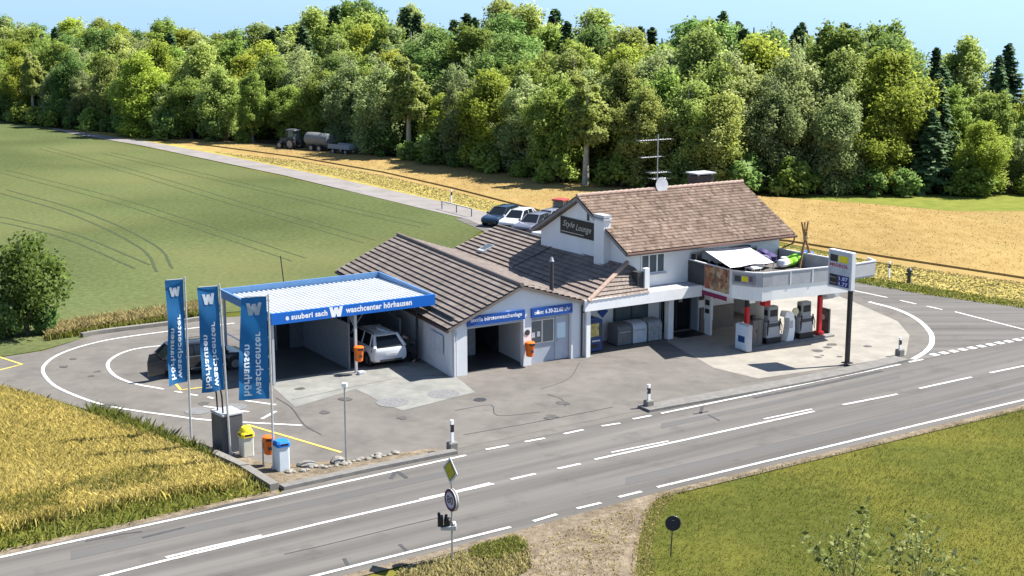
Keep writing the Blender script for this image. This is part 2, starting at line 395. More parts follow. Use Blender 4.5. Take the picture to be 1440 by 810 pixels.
M_gravel = mat('gravel_ground', spec=0.0, c=(0.12, 0.094, 0.062), rough=.95, c2=(0.26, 0.215, 0.16), scale=3.5, detail=12, big=.28, bigscale=.7, bump=1.0, bscale=14)
M_kerb = mat('kerb_stone', (0.17, 0.162, 0.15), rough=.9, var=.12, scale=3, bump=.2)
M_tar = mat('tar_repair', (0.055, 0.055, 0.057), rough=.8, var=.15)

g = MB(); g.add([(-1500, -60, 0), (1500, -60, 0), (1500, 190, 0), (-1500, 330, 0), (1500, 330, -14), (-1500, 480, -14), (1500, 3500, -260), (-1500, 3500, -260)], [(0, 1, 2, 3), (3, 2, 4, 5), (5, 4, 6, 7)])
g = g.build('ground', M_meadow, loc=(0, 0, -0.03)); g['kind'] = 'structure'

# fields
sheet('green_field', px((-700, 160), (-200, 158), (0, 166), (60, 178), (100, 187), (300, 227), (500, 271), (645, 305), (680, 322), (640, 350), (560, 420), (310, 440), (230, 462), (130, 472), (60, 492), (-20, 505), (-300, 560), (-900, 640)), 0.0, M_greenfield)
gf = sheet('golden_field', px((90, 182), (200, 190), (400, 205), (560, 222), (800, 255), (1000, 272), (1440, 274), (2100, 276), (2100, 470), (1440, 405), (1250, 372), (1000, 320), (800, 308), (690, 288), (500, 253), (300, 213), (180, 192)), 0.0, M_goldfield)
sheet('mown_strip', px((120, 184), (200, 194), (300, 212), (420, 228), (540, 249), (640, 271), (760, 299), (760, 316), (690, 303), (500, 258), (300, 218), (120, 188)), 0.008, M_straw)
sheet('mown_verge', px((1000, 330), (1110, 348), (1230, 370), (1440, 402), (1900, 470), (1900, 510), (1440, 433), (1300, 415), (1230, 400), (1000, 360)), 0.008, M_straw)
sheet('green_strip', px((1060, 274), (1440, 273), (2100, 272), (2100, 300), (1440, 297), (1340, 297), (1230, 287), (1150, 281)), 0.008, M_strip)

# main road, in a frame along the road so that the wheel tracks run with it
ra, rb = P(85, 766), P(1266, 513); RAZ = math.atan2(rb.y-ra.y, rb.x-ra.x)
RD = Vector((math.cos(RAZ), math.sin(RAZ), 0)); RN = Vector((-RD.y, RD.x, 0))
up = [P(-600, 925), P(85, 762), P(400, 693), P(655, 637), P(930, 577), P(1266, 508), P(1440, 474), P(1900, 388)]
lo = [P(1900, 462), P(1440, 569), P(1180, 632), P(924, 693), P(718, 749), P(525, 798), P(100, 910)]
sheet('main_road', up+lo, 0.012, M_asph, rotz=RAZ)
# yard round the building, with the loop on the left
yard = px((-250, 560), (0, 544), (60, 558), (135, 580), (200, 597), (268, 624), (340, 652), (392, 684), (480, 668), (640, 632), (800, 598), (930, 572), (1100, 541), (1270, 506), (1300, 492), (1320, 470), (1310, 440), (1240, 408), (1150, 380), (1000, 360), (800, 345), (690, 330), (640, 360), (560, 415), (420, 440), (310, 447), (240, 457), (130, 472), (60, 494), (0, 503), (-250, 515))
sheet('yard', yard, 0.016, M_yard)
# side road running behind the building, and the farm road up to the wood
sheet('side_road', px((690, 330), (640, 308), (690, 302), (760, 314), (900, 340), (1110, 376), (1230, 399), (1300, 414), (1440, 432), (1900, 500), (1900, 400), (1440, 478), (1290, 507), (1315, 482), (1300, 455), (1200, 415), (1100, 400), (900, 370), (780, 350)), 0.020, M_asph)
sheet('farm_road', px((60, 178), (100, 184), (200, 198), (300, 216), (400, 236), (500, 257), (600, 279), (690, 300), (760, 313), (760, 330), (690, 324), (660, 309), (600, 295), (500, 271), (400, 247), (300, 226), (200, 205), (100, 188)), 0.0235, M_farm)
sheet('road_shoulder', [P(380, 712), P(655, 650), P(930, 590), P(1290, 515), P(1300, 480), P(1200, 500), P(930, 550), P(640, 610), P(420, 660)], 0.008, M_yard)
sheet('road_shoulder', [P(300, 866), P(525, 806), P(718, 757), P(924, 701), P(1180, 639), P(1440, 576), P(1800, 492), P(1800, 465), P(1440, 560), P(924, 680), P(525, 785), P(300, 840)], 0.009, M_gravel)
sheet('road_shoulder', [P(-400, 880), P(0, 787), P(85, 769), P(250, 732), P(390, 700), P(392, 688), P(250, 719), P(85, 756), P(0, 774), P(-400, 866)], 0.010, M_gravel)
# concrete
sheet('forecourt_concrete', px((938, 481), (1004, 518), (1066, 533), (1180, 516), (1274, 500), (1279, 472), (1262, 452), (1200, 425), (1150, 405), (1060, 405), (960, 440)), 0.024, M_pad)
def lw(u, v): p = W(u, v); return Vector((p.x, p.y, 0))
sheet('wash_bay_apron', px((384, 545), (415, 573), (500, 548), (590, 529), (640, 527), (636, 516), (480, 500), (400, 505)), 0.024, M_pad2)
sheet('drain_apron', px((535, 566), (566, 578), (668, 552), (640, 529), (590, 529), (500, 548), (522, 558)), 0.0245, M_pad2)
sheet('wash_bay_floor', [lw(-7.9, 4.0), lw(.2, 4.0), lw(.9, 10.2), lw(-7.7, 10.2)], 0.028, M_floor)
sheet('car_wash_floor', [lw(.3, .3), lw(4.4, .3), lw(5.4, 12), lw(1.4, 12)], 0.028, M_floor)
# gravel lay-by
sheet('gravel_patch', smooth_pts(px((560, 808), (650, 775), (735, 752), (880, 706), (930, 690), (912, 720), (899, 760), (893, 815), (880, 860), (700, 870)), 5, True), 0.006, M_gravel)
sheet('gravel_bed', px((388, 688), (500, 664), (640, 634), (600, 632), (500, 646), (440, 650), (395, 655), (330, 640), (275, 620)), 0.022, M_gravel)

# --- road markings: one structure object per marking kind
b = MB(); zm = 0.030
def edge(*pp, w=0.16, dash=None, bb=None): line_quads(bb or b, px(*pp), w, zm, dash)
edge((-400, 873), (85, 766), (370, 704), (655, 641)); edge((930, 582), (1266, 513))
edge((683, 633), (715, 627)); edge((738, 622), (766, 617)); edge((793, 611), (820, 605)); edge((846, 600), (872, 596)); edge((890, 590), (916, 585))
edge((1278, 510), (1298, 506))
edge((300, 847), (525, 790), (718, 742)); edge((750, 734), (783, 724)); edge((811, 716), (845, 708)); edge((870, 700), (902, 692))
edge((924, 686), (1180, 625), (1300, 596), (1440, 563), (1800, 478))
edge((0, 848), (233, 789), (450, 737), (694, 681)); edge((233, 785), (300, 769), (368, 754)); edge((590, 703), (640, 692), (689, 680), w=.12)
edge((718, 675), (753, 667)); edge((784, 660), (816, 653)); edge((836, 647), (960, 620), (1145, 579)); edge((860, 637), (940, 621), w=.12); edge((1074, 590), (1142, 576), w=.12)
edge((1185, 570), (1262, 555)); edge((1293, 547), (1366, 531)); edge((1392, 525), (1470, 509))
# junction
pts = smooth_pts(px((1222, 425), (1262, 436), (1290, 450), (1308, 468), (1310, 484), (1300, 496), (1284, 506)), 5); line_quads(b, pts, .28, zm)
edge((1200, 409), (1248, 419)); edge((1266, 423), (1288, 428)); edge((1303, 431), (1325, 436)); edge((1343, 439), (1440, 464), (1600, 500))
a0, a1 = P(1310, 500), P(1500, 466); n = 15
for i in range(n):
    p = a0.lerp(a1, i/n); q = a0.lerp(a1, (i+.58)/n); line_quads(b, [p, q], .45, zm)
mk = b.build('road_marking', M_mark); mk['kind'] = 'structure'
b = MB()
line_quads(b, smooth_pts(px((330, 455), (240, 466), (150, 479), (90, 496), (62, 515), (66, 533), (90, 550), (150, 571), (240, 585), (300, 592), (425, 599)), 8), .17, zm)
line_quads(b, smooth_pts(px((300, 484), (225, 487), (180, 494), (153, 509), (158, 526), (185, 539), (230, 548)), 8), .17, zm)
edge((286, 572), (350, 580)); edge((246, 551), (256, 553)); edge((266, 555), (278, 557)); edge((368, 590), (388, 579)); edge((345, 564), (388, 570)); edge((292, 559), (300, 561))
mk = b.build('yard_marking', M_mark); mk['kind'] = 'structure'
b = MB()
edge((330, 602), (348, 598), (480, 637), w=.14); edge((243, 535), (254, 549), (288, 545), w=.14); edge((-40, 498), (0, 503), (31, 513), (0, 521), (-40, 528), w=.14)
mk = b.build('parking_marking', M_markY); mk['kind'] = 'structure'
# cracks, seams and tar repairs
b = MB(); zm = 0.026
def crack(w, *pp): line_quads(b, smooth_pts(px(*pp), 4), w, zm)
crack(.05, (652, 612), (760, 593), (862, 573)); crack(.06, (388, 560), (410, 574), (428, 598), (452, 612)); crack(.04, (640, 578), (690, 570), (700, 585), (760, 580))
crack(.035, (760, 548), (800, 533), (815, 510)); crack(.04, (770, 555), (790, 562), (795, 572)); crack(.05, (410, 563), (480, 548), (560, 532))
b2 = b.build('crack_line', M_tar); b2['kind'] = 'structure'
b = MB(); zm = 0.021
crack(.10, (120, 762), (170, 752), (200, 748)); crack(.14, (200, 757), (260, 742)); crack(.16, (280, 722), (330, 708), (380, 700)); crack(.05, (400, 780), (470, 764), (560, 742), (620, 728))
crack(.18, (550, 674), (556, 664)); crack(.16, (560, 664), (572, 673)); crack(.14, (975, 583), (996, 579)); crack(.14, (988, 572), (985, 582)); crack(.1, (996, 584), (1012, 592)); crack(.12, (562, 766), (574, 777))
crack(.25, (1060, 560), (1160, 540), (1240, 522)); crack(.12, (484, 786), (492, 800))
b2 = b.build('tar_patch', M_tar); b2['kind'] = 'structure'
b = MB()
for pp in (((0, 268), (110, 300), (205, 345), (232, 380)), ((-40, 300), (90, 330), (200, 375)), ((0, 240), (150, 278), (260, 312), (420, 365)), ((60, 208), (180, 240), (330, 285), (520, 340)), ((150, 215), (300, 250), (480, 292), (600, 318))):
    q_ = smooth_pts(px(*pp), 10); fb_ = .0 if pp[0][0] < 1 else .0
    for sg in (-.75, .75):
        q2 = [Vector((q.x+sg*.5+rng.normal(0, .015), q.y+sg*.85+rng.normal(0, .015), 0)) for q in q_]
        line_quads(b, q2, .20 if pp[0][1] > 250 else .12, .012)
tt = b.build('wheel_track', mat('tractor_track_soil', (0.045, 0.062, 0.017), var=.2)); tt['kind'] = 'structure'

M_patch = mat('patched_asphalt', (0.075, 0.072, 0.069), rough=.9, c2=(0.115, 0.11, 0.104), scale=.8, detail=8, stretch=(.05, 1, 1))
for pp in (((880, 672), (1180, 602), (1440, 541), (1440, 548), (1180, 612), (880, 683)), ((100, 775), (400, 711), (640, 660), (640, 668), (400, 721), (100, 788)), ((930, 596), (1100, 562), (1266, 528), (1266, 532), (1100, 567), (930, 603))):
    sheet('asphalt_patch', px(*pp), .0165, M_patch, rotz=RAZ)
b = MB(); zm = .0275; ro = random.Random(4)
for k in range(26):
    x, y = ro.choice([(ro.uniform(420, 900), ro.uniform(545, 600)), (ro.uniform(980, 1250), ro.uniform(470, 505)), (ro.uniform(90, 300), ro.uniform(490, 580))])
    c = P(x, y); r_ = ro.uniform(.08, .35); q = [Vector((c.x+r_*ro.uniform(.6, 1.3)*math.cos(a*.628), c.y+r_*ro.uniform(.6, 1.3)*math.sin(a*.628), 0)) for a in range(10)]
    q = smooth_pts([(p.x, p.y) for p in q], 3, True); b.add([(p.x, p.y, zm+k*.0004) for p in q], [tuple(range(len(q)))])
o_ = b.build('oil_stain', mat('oil_stain', (.085, .08, .074), var=.2)); o_['kind'] = 'structure'
# kerbs
b = MB(); strip3d(b, smooth_pts(px((905, 577), (1000, 560), (1110, 540), (1200, 522), (1268, 506)), 4), .9, 0, .13); k = b.build('kerb', M_kerb); k['kind'] = 'structure'
b = MB(); strip3d(b, px((640, 637), (520, 661), (396, 688)), .42, 0, .15); k = b.build('kerb', M_kerb); k['kind'] = 'structure'
b = MB(); strip3d(b, px((386, 690), (340, 661), (300, 643), (252, 622)), .35, -.3, .28)
tag(b.build('retaining_wall', M_conc), 'low concrete edging wall between the flagpole bed and the wheat field', 'low wall')
b = MB(); strip3d(b, smooth_pts(px((115, 474), (150, 468), (240, 457), (310, 446)), 4), .3, 0, .22)
tag(b.build('edging_wall', M_conc), 'long low concrete edging along the dry grass behind the turning loop', 'low wall')
# =================================================================== BUILDINGS (local axes u along the front, v to the back)
M_tile = tile_mat('clay_roof_tile', [(0.16, 0.11, 0.08), (0.27, 0.195, 0.148), (0.315, 0.235, 0.18), (0.235, 0.165, 0.122), (0.38, 0.295, 0.23)])
M_slab = tile_mat('brown_cement_tile', [(0.135, 0.112, 0.098), (0.175, 0.145, 0.127), (0.20, 0.168, 0.148), (0.155, 0.128, 0.112)])
M_slab2 = tile_mat('warm_cement_tile', [(0.17, 0.138, 0.118), (0.215, 0.175, 0.15), (0.25, 0.205, 0.178), (0.19, 0.155, 0.132)])
def tiled_roof(name, a, b_, c, d, course, roll, amp, step, m, parent, thick=.14, sub=4):
    """a,b eave ends; c,d ridge ends (same order). real courses and rolls"""
    a, b_, c, d = map(Vector, (a, b_, c, d)); le = max((b_-a).length, (c-d).length); ls = ((d-a).length+(c-b_).length)/2
    rows = max(2, round(ls/course)); rolls = max(2, round(le/roll)); ns = rolls*sub
    nrm = (b_-a).cross(d-a).normalized(); nrm = nrm if nrm.z > 0 else -nrm
    vs = []; fs = []; uvs = []
    for r in range(rows):
        for e in (0, 1):
            t = (r+e)/rows
            for i in range(ns+1):
                s = i/ns; p = a.lerp(b_, s).lerp(d.lerp(c, s), t)
                h = amp*(.5+.5*math.cos(2*math.pi*i/sub)) + (step if e == 0 else 0)
                vs.append(p + nrm*h); uvs.append((s*rolls+.001, r+.02+.95*e))
    W_ = ns+1
    for r in range(rows*2-1):
        for i in range(ns): fs.append((r*W_+i, r*W_+i+1, (r+1)*W_+i+1, (r+1)*W_+i))
    o = len(vs)
    low = [q - nrm*thick for q in (a, b_, c, d)]; top = [q - nrm*.004 for q in (a, b_, c, d)]
    vs += low+top; uvs += [(0, 0)]*8
    fs += [(o+3, o+2, o+1, o), (o, o+1, o+5, o+4), (o+1, o+2, o+6, o+5), (o+2, o+3, o+7, o+6), (o+3, o, o+4, o+7)]
    me = bpy.data.meshes.new(name); me.from_pydata([tuple(v) for v in vs], [], fs)
    ul = me.uv_layers.new(name='UVMap')
    for poly in me.polygons:
        rr = poly.vertices[0]
        for li in poly.loop_indices:
            ul.data[li].uv = uvs[me.loops[li].vertex_index]
    me.materials.append(m); me.update()
    ob = bpy.data.objects.new(name, me); COL.objects.link(ob); ob.parent = parent
    return ob

def wpoly(b): return b
# ---------------------------------------------------------------- car wash hall
hall = bthing('car_wash_hall', 'pale grey gabled car wash hall with two blue signs over its front openings', 'building')
SH = .11
b = MB()
b.prism([(0, 0), (.85, 0), (.85, 2.4), (.85, 2.86), (0, 2.5)], 'y', 0, .3)
b.prism([(.85, 2.4), (4.08, 2.4), (4.08, 4.0), (3.85, 4.08), (.85, 2.861)], 'y', 0, .3)
b.prism([(4.08, 0), (4.55, 0), (4.55, 3.86), (4.08, 4.0)], 'y', 0, .3)
b.prism([(4.55, 2.42), (6.95, 2.42), (6.95, 3.12), (4.55, 3.86)], 'y', 0, .3)
b.prism([(6.95, 0), (7.72, 0), (7.72, 2.88), (6.95, 3.12)], 'y', 0, .3)
b.build('front_wall', M_hallwall, hall)
b = MB()
b.hull8([(0, .301, 0), (.25, .301, 0), (.25+SH*16.4, 16.4, 0), (SH*16.4, 16.4, 0)], [(0, .301, 2.5), (.25, .301, 2.58), (.25+SH*16.4, 16.4, 2.58), (SH*16.4, 16.4, 2.5)])
b.hull8([(4.3, .31, 0), (4.5, .31, 0), (5.6, 12, 0), (5.4, 12, 0)], [(4.3, .31, 2.9), (4.5, .31, 2.9), (5.6, 12, 2.9), (5.4, 12, 2.9)])
b.hull8([(1.4, 12, 0), (5.4, 12, 0), (5.4, 12.2, 0), (1.4, 12.2, 0)], [(1.4, 12, 2.9), (5.4, 12, 2.9), (5.4, 12.2, 2.9), (1.4, 12.2, 2.9)])
b.build('side_wall', M_hallwall, hall)
b = MB(); b.hull8([(SH*16.2+.02, 16.2, 0), (8.9, 15.9, 0), (8.9, 16.15, 0), (SH*16.2+.02, 16.4, 0)], [(SH*16.2+.02, 16.2, 2.6), (8.9, 15.9, 2.9), (8.9, 16.15, 2.9), (SH*16.2+.02, 16.4, 2.6)])
b.build('rear_wall', M_hallwall, hall)
tiled_roof('roof', (-.32, -.22, 2.46), (SH*16.6-.32, 16.6, 2.46), (3.85+SH*16.8, 16.8, 4.18), (3.85, -.22, 4.18), .36, .30, .018, .07, M_slab, hall)
tiled_roof('roof', (7.78, -.2, 2.94), (9.3, 16.5, 2.98), (3.85+SH*16.8+.01, 16.8, 4.18), (3.86, -.22, 4.18), .36, .30, .018, .07, M_slab, hall)
b = MB(); b.tube([(3.85, -.24, 4.24), (3.85+SH*16.8, 16.82, 4.24)], .11, 8); b.build('ridge_cap', M_slab2, hall)
M_bayshade = mat('bay_shade_panel', (.075, .08, .085), rough=.7, var=.25, scale=2)  # dark panels added inside the bay, their colour stands in for its shade
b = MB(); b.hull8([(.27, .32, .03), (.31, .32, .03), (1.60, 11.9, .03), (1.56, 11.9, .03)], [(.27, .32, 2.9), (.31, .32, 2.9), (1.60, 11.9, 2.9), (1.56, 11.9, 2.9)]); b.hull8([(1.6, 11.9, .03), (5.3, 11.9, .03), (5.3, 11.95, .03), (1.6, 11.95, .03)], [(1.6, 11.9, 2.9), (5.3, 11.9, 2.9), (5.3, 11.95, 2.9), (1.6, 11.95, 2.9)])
b.hull8([(4.56, 3.2, .03), (4.53, 3.2, .03), (5.32, 11.9, .03), (5.36, 11.9, .03)], [(4.56, 3.2, 2.9), (4.53, 3.2, 2.9), (5.32, 11.9, 2.9), (5.36, 11.9, 2.9)]); b.build('bay_shade_panel', M_bayshade, hall)
# bay inside: machine, dark panels added for shade, roller track
b = MB(); b.rbox(2.75, 3.3, .03, 3.25, 4.1, 2.25, .06); b.box(1.0, 3.5, 2.251, 3.25, 3.9, 2.5); b.build('washing_gantry', mat('gantry_grey', (.30, .31, .33), var=.1), hall)
b = MB()
for i in range(2):
    b.lathe([(.10, .1), (.42, .2), (.45, 1.2), (.42, 1.95), (.1, 2.0)], 18, Matrix.Translation((1.55 if i else 2.3, 4.9, 0)))
b.build('wash_brush', mat('brush_fibre', (0.02, 0.03, 0.09), var=.3, scale=20, bump=.8, bscale=40), hall)
b = MB(); b.box(.86, .02, 2.381, 4.07, .25, 2.399); b.box(.83, -.02, 2.32, 4.1, .01, 2.385); b.build('bay_lintel', M_lgrey, hall)
# blue signs
s1 = MB().box(.82, -.10, 2.45, 4.11, -.003, 2.93).build('sign_panel', M_blue2, hall)
text(s1, 'textile bürstenwaschanlage', (.98, -.104, 2.58), (1, 0, 0), (0, 0, 1), 2.95, .27, M_whitepaint, bold=.015)
s2 = MB().box(4.50, -.10, 2.45, 6.95, -.003, 2.93).build('sign_panel', M_blue2, hall)
text(s2, 'offen: 6.30-22.00 uhr', (4.66, -.104, 2.60), (1, 0, 0), (0, 0, 1), 2.15, .22, M_whitepaint, bold=.015)
# recessed office front
b = MB(); b.box(4.552, .25, 0, 6.948, .32, 2.418); b.build('infill_panel', mat('blue_grey_panel', (0.36, 0.40, 0.45), var=.04), hall)
wf = MB()
for x0, x1 in ((4.66, 5.27), (5.36, 5.98)):
    wf.box(x0-.05, .20, 1.02, x0, .249, 2.24); wf.box(x1, .20, 1.02, x1+.05, .249, 2.24); wf.box(x0, .20, 1.02, x1, .249, 1.07); wf.box(x0, .20, 2.19, x1, .249, 2.24)
wn = wf.build('window', M_alu, hall)
gb = MB(); gb.box(4.661, .225, 1.071, 5.269, .247, 2.189); gb.box(5.361, .225, 1.071, 5.979, .247, 2.189); gb.build('pane', M_bglass, wn)
b = MB(); b.box(6.12, .21, .06, 6.90, .249, 2.3); dr = b.build('door', mat('door_grey', (0.42, 0.46, 0.51), var=.04), hall)
MB().tube([(6.2, .19, 1.0), (6.2, .15, 1.0), (6.2, .15, 1.2)], .02, 6).build('handle', M_steel, dr)
b = MB(); b.box(6.22, .195, 1.15, 6.72, .207, 1.95); b.build('notice', mat('pale_blue_paper', (0.62, 0.75, 0.8), var=.03), dr)
text(dr, 'Preise\nSelbst-\nwaschen\nProgramm', (6.27, .192, 1.22), (1, 0, 0), (0, 0, 1), .40, .66, M_blue2) if False else None
b = MB(); b.box(4.70, .19, 1.35, 4.88, .222, 1.62); b.box(5.02, .19, 1.38, 5.18, .222, 1.64); b.build('notice', M_whitepaint, hall)
b = MB(); b.tube([(7.55, -.07, 2.75), (7.55, -.07, .05)], .05, 8); b.build('drainpipe', M_dark, hall)
b = MB(); b.tube([(.06, -.07, 2.42), (.06, -.07, .03)], .045, 8); b.tube([(.2, -.06, 2.3), (.2, -.06, .03)], .025, 6); b.build('drainpipe', M_lgrey, hall)
b = MB(); b.tube([(-.36, -.22, 2.36), (SH*16.6-.36, 16.6, 2.36)], .07, 8); b.build('gutter', M_brown, hall)
# wall sign and board on the left wall
b = MB(); b.hull8([(-.04, .9, .95), (-.008, .9, .95), (.17, 2.5, .95), (.135, 2.5, .95)], [(-.04, .9, 1.9), (-.008, .9, 1.9), (.17, 2.5, 1.9), (.135, 2.5, 1.9)]); b.build('wall_board', mat('faded_board', (.55, .58, .62), var=.1, scale=3), hall)
# rooftop stub against the house: the lower roof between hall and house
low = bthing('lower_roof_wing', 'low wing with brown tiled lean-to roof between car wash hall and house', 'building')
tiled_roof('roof', (7.72, -.32, 2.93), (9.1, 16.4, 3.02), (11.85, 15.4, 4.42), (11.15, .98, 4.42), .36, .30, .018, .075, M_slab2, low)
tiled_roof('hip_roof', (7.76, -.34, 2.95), (11.62, -.34, 3.02), (11.6, .98, 4.15), (11.1, .98, 4.4), .36, .30, .018, .06, M_slab2, low)
b = MB(); b.tube([(7.72, -.34, 3.0), (11.12, .98, 4.48)], .12, 8); b.build('ridge_cap', mat('ridge_tile', (0.34, 0.24, 0.19), var=.15, scale=6), low)
b = MB(); b.tube([(11.15, .98, 4.46), (11.85, 15.42, 4.46)], .09, 8); b.build('ridge_cap', M_slab, low)
q0, q1 = Vector((8.45, 8.4, 3.24)), Vector((11.5, 8.1, 4.47)); b = MB(); b.tube([q0, q1], .035, 6); b.build('roof_joint', M_dark, low)
b = MB(); b.hull8([(9.35, 13.0, 3.31), (10.1, 12.9, 3.63), (10.1, 13.6, 3.63), (9.35, 13.7, 3.31)], [(9.35, 13.0, 3.43), (10.1, 12.9, 3.75), (10.1, 13.6, 3.75), (9.35, 13.7, 3.43)]); sk = b.build('skylight', M_lgrey, low)
b = MB(); b.hull8([(9.42, 13.07, 3.435), (10.03, 12.97, 3.735), (10.03, 13.53, 3.735), (9.42, 13.63, 3.435)], [(9.42, 13.07, 3.455), (10.03, 12.97, 3.755), (10.03, 13.53, 3.755), (9.42, 13.63, 3.455)]); b.build('pane', M_bglass, sk)
b = MB(); b.cyl(6.32, .9, 3.2, 5.02, .11, 14); pp = b.build('flue_pipe', M_dark, hall, smooth=True)
b = MB(); b.cyl(6.32, .9, 5.0, 5.22, .13, 14, .05); b.build('flue_cap', M_steel, pp, smooth=True)
b = MB(); b.box(11.45, -.15, 3.06, 11.75, .1, 4.28); b.build('parapet', M_white, low)
b = MB(); b.box(11.05, -.05, 3.3, 11.44, .5, 4.1); b.build('vent_box', M_dark, low)
# porch slab with bright fascia
b = MB(); b.box(7.55, -.36, 2.47, 15.1, -.22, 3.06); b.build('fascia', M_whitepaint, low)
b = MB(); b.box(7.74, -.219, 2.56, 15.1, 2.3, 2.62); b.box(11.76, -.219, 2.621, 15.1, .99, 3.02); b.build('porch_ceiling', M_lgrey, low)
b = MB(); b.box(7.75, -.2, 0, 8.0, .12, 2.559); b.build('post', M_whitepaint, low)
b = MB(); b.box(13.75, .75, 0, 14.1, 1.1, 2.559); b.build('post', M_whitepaint, low)
b = MB(); b.tube([(7.62, -.1, 2.4), (7.62, .2, 2.25), (7.62, .2, .05)], .05, 8); b.build('drainpipe', M_dark, low)
b = MB(); b.box(7.74, 2.3, 0, 14.3, 2.5, 2.559); b.box(7.74, .31, 0, 7.95, 2.29, 2.559); b.build('porch_wall', M_white, low)
b = MB(); b.box(11.2, 2.24, .9, 13.5, 2.296, 2.3); wn = b.build('window', M_dark, low)
b = MB(); b.box(11.3, 2.22, 1.0, 12.3, 2.238, 2.2); b.box(12.4, 2.22, 1.0, 13.4, 2.238, 2.2); b.build('pane', M_bglass, wn)
b = MB(); b.box(11.5, 2.19, 1.9, 13.0, 2.218, 2.22); b.build('poster', mat('salmon_poster', (.5, .3, .24), var=.3, scale=3), low)
dg_ = LV(847, 438, 2.3); b = MB(); b.box(-.24, -.05, -.24, .24, -.005, .24, Matrix.Translation((dg_[0], 2.295, dg_[2])) @ Matrix.Rotation(R(45), 4, 'Y')); b.build('diamond_sign', M_blue2, low)

# ---------------------------------------------------------------- house
house = bthing('house', 'white two-storey house with a clay-tiled gable roof and a black lettered board on its gable', 'house')
UG, UE, VF, VB, VR = 11.0, 21.7, 1.0, 9.2, 5.1
b = MB()
b.prism([(VF, 2.6), (VB, 2.6), (VB, 5.12), (VR, 7.3), (VF, 5.1)], 'x', UG, UG+.3)
b.prism([(VF, 2.6), (VB, 2.6), (VB, 5.12), (VR, 7.3), (VF, 5.1)], 'x', UE-.3, UE)
b.box(UG+.301, VF, 3.03, UE-.301, VF+.3, 5.1); b.box(UG+.301, VB-.3, 0, UE-.301, VB, 4.95)
b.box(14.4, 2.3, 0, 16.5, 2.55, 2.6); b.box(16.5, 1.6, 0, 19.0, 1.85, 2.9); b.box(18.75, 1.851, 0, 19.0, 9.0, 2.9); b.box(11, 2.6, 0, 11.3, 9.0, 2.6)
b.box(UE-.3, 1.5, 0, UE, 9.2, 2.6)
b.build('wall', M_white, house)
b = MB(); b.box(UG+.3, VF+.3, 2.9, UE-.3, VB-.3, 3.02); b.build('floor_slab', M_lgrey, house)
RL, RR_ = 10.65, 22.35
tiled_roof('roof', (RL, .42, 5.08), (RR_, .42, 5.08), (RR_, VR, 7.5), (RL, VR, 7.5), .27, .17, .05, .035, M_tile, house, sub=4)
tiled_roof('roof', (RL, VB+.55, 5.08), (RR_, VB+.55, 5.08), (RR_, VR+.004, 7.5), (RL, VR+.004, 7.5), .27, .17, .05, .035, M_tile, house, sub=4)
b = MB()
for i in range(31):
    x = RL+.02+i*(RR_-RL)/31; b.tube([(x, VR, 7.55), (x+.40, VR, 7.57)], [.11, .13], 10)
b.build('ridge_cap', M_tile if False else mat('ridge_tile', (0.34, 0.24, 0.19)), house)
b = MB(); b.prism([(.42, 4.90), (.42, 5.06), (VR, 7.48), (VR, 7.30)], 'x', RL-.03, RL-.002); b.prism([(VB+.55, 4.90), (VB+.55, 5.06), (VR, 7.48), (VR, 7.30)], 'x', RL-.03, RL-.002); b.build('verge_board', mat('verge_grey', (.22, .22, .22)), house)
b = MB(); b.tube([(RL, .36, 5.0), (RR_+.05, .36, 5.0)], .08, 8); b.tube([(RR_-.1, .36, 4.96), (RR_-.1, .45, 4.6), (UE-.1, .93, 4.2), (UE-.1, .93, 3.2)], .045, 8); b.build('gutter', M_brown, house)
# chimney breast on the gable
b = MB(); b.box(10.55, 2.35, 3.7, 10.995, 3.25, 6.5); ch = b.build('chimney', M_white, house)
b = MB(); b.box(10.48, 2.28, 6.52, 11.06, 3.32, 6.62); b.box(10.52, 2.32, 6.68, 11.02, 3.28, 6.82); b.box(10.6, 2.4, 6.621, 10.95, 3.2, 6.679); b.build('chimney_cap', M_lgrey, ch)
# roof chimney with flat cover
c0 = LV(978, 266, 5.6); b = MB(); b.box(c0[0]-.1, 5.3, 7.0, c0[0]+1.1, 6.2, 8.05); ch = b.build('chimney', mat('sooty_brick', (.06, .045, .04), var=.3, scale=6), house)
b = MB(); b.box(c0[0]-.2, 5.2, 8.15, c0[0]+1.2, 6.3, 8.22)
for dx in (0, 1.0):
    for dy in (5.35, 6.1): b.box(c0[0]+dx-.04, dy, 8.051, c0[0]+dx+.06, dy+.06, 8.149)
b.build('chimney_cap', M_lgrey, ch)
# aerial
c1 = LV(924, 268, 5.3); ax = c1[0]
b = MB(); b.tube([(ax, 5.3, 7.3), (ax, 5.3, 10.6)], .03, 6)
for z, l0, l1 in ((10.3, -1.3, .9), (9.35, -1.15, .25), (8.45, -.5, .65), (8.1, -.35, .6)):
    b.tube([(ax+l0, 5.3, z), (ax+l1, 5.3, z)], .022, 5)
    k = int((l1-l0)/.16)
    for i in range(k+1):
        x = ax+l0+i*(l1-l0)/k; ww = .28 if z > 9 else .42
        b.tube([(x, 5.3-ww, z+.02), (x, 5.3+ww, z+.02)], .012, 4)
b.build('aerial', M_steel, house)
b = MB(); b.lathe([(.02, 0), (.25, .05), (.42, .16), (.43, .17)], 20, Matrix.Translation((ax+.1, 5.15, 7.75)) @ Matrix.Rotation(R(80), 4, 'X')); b.build('satellite_dish', M_lgrey, house)
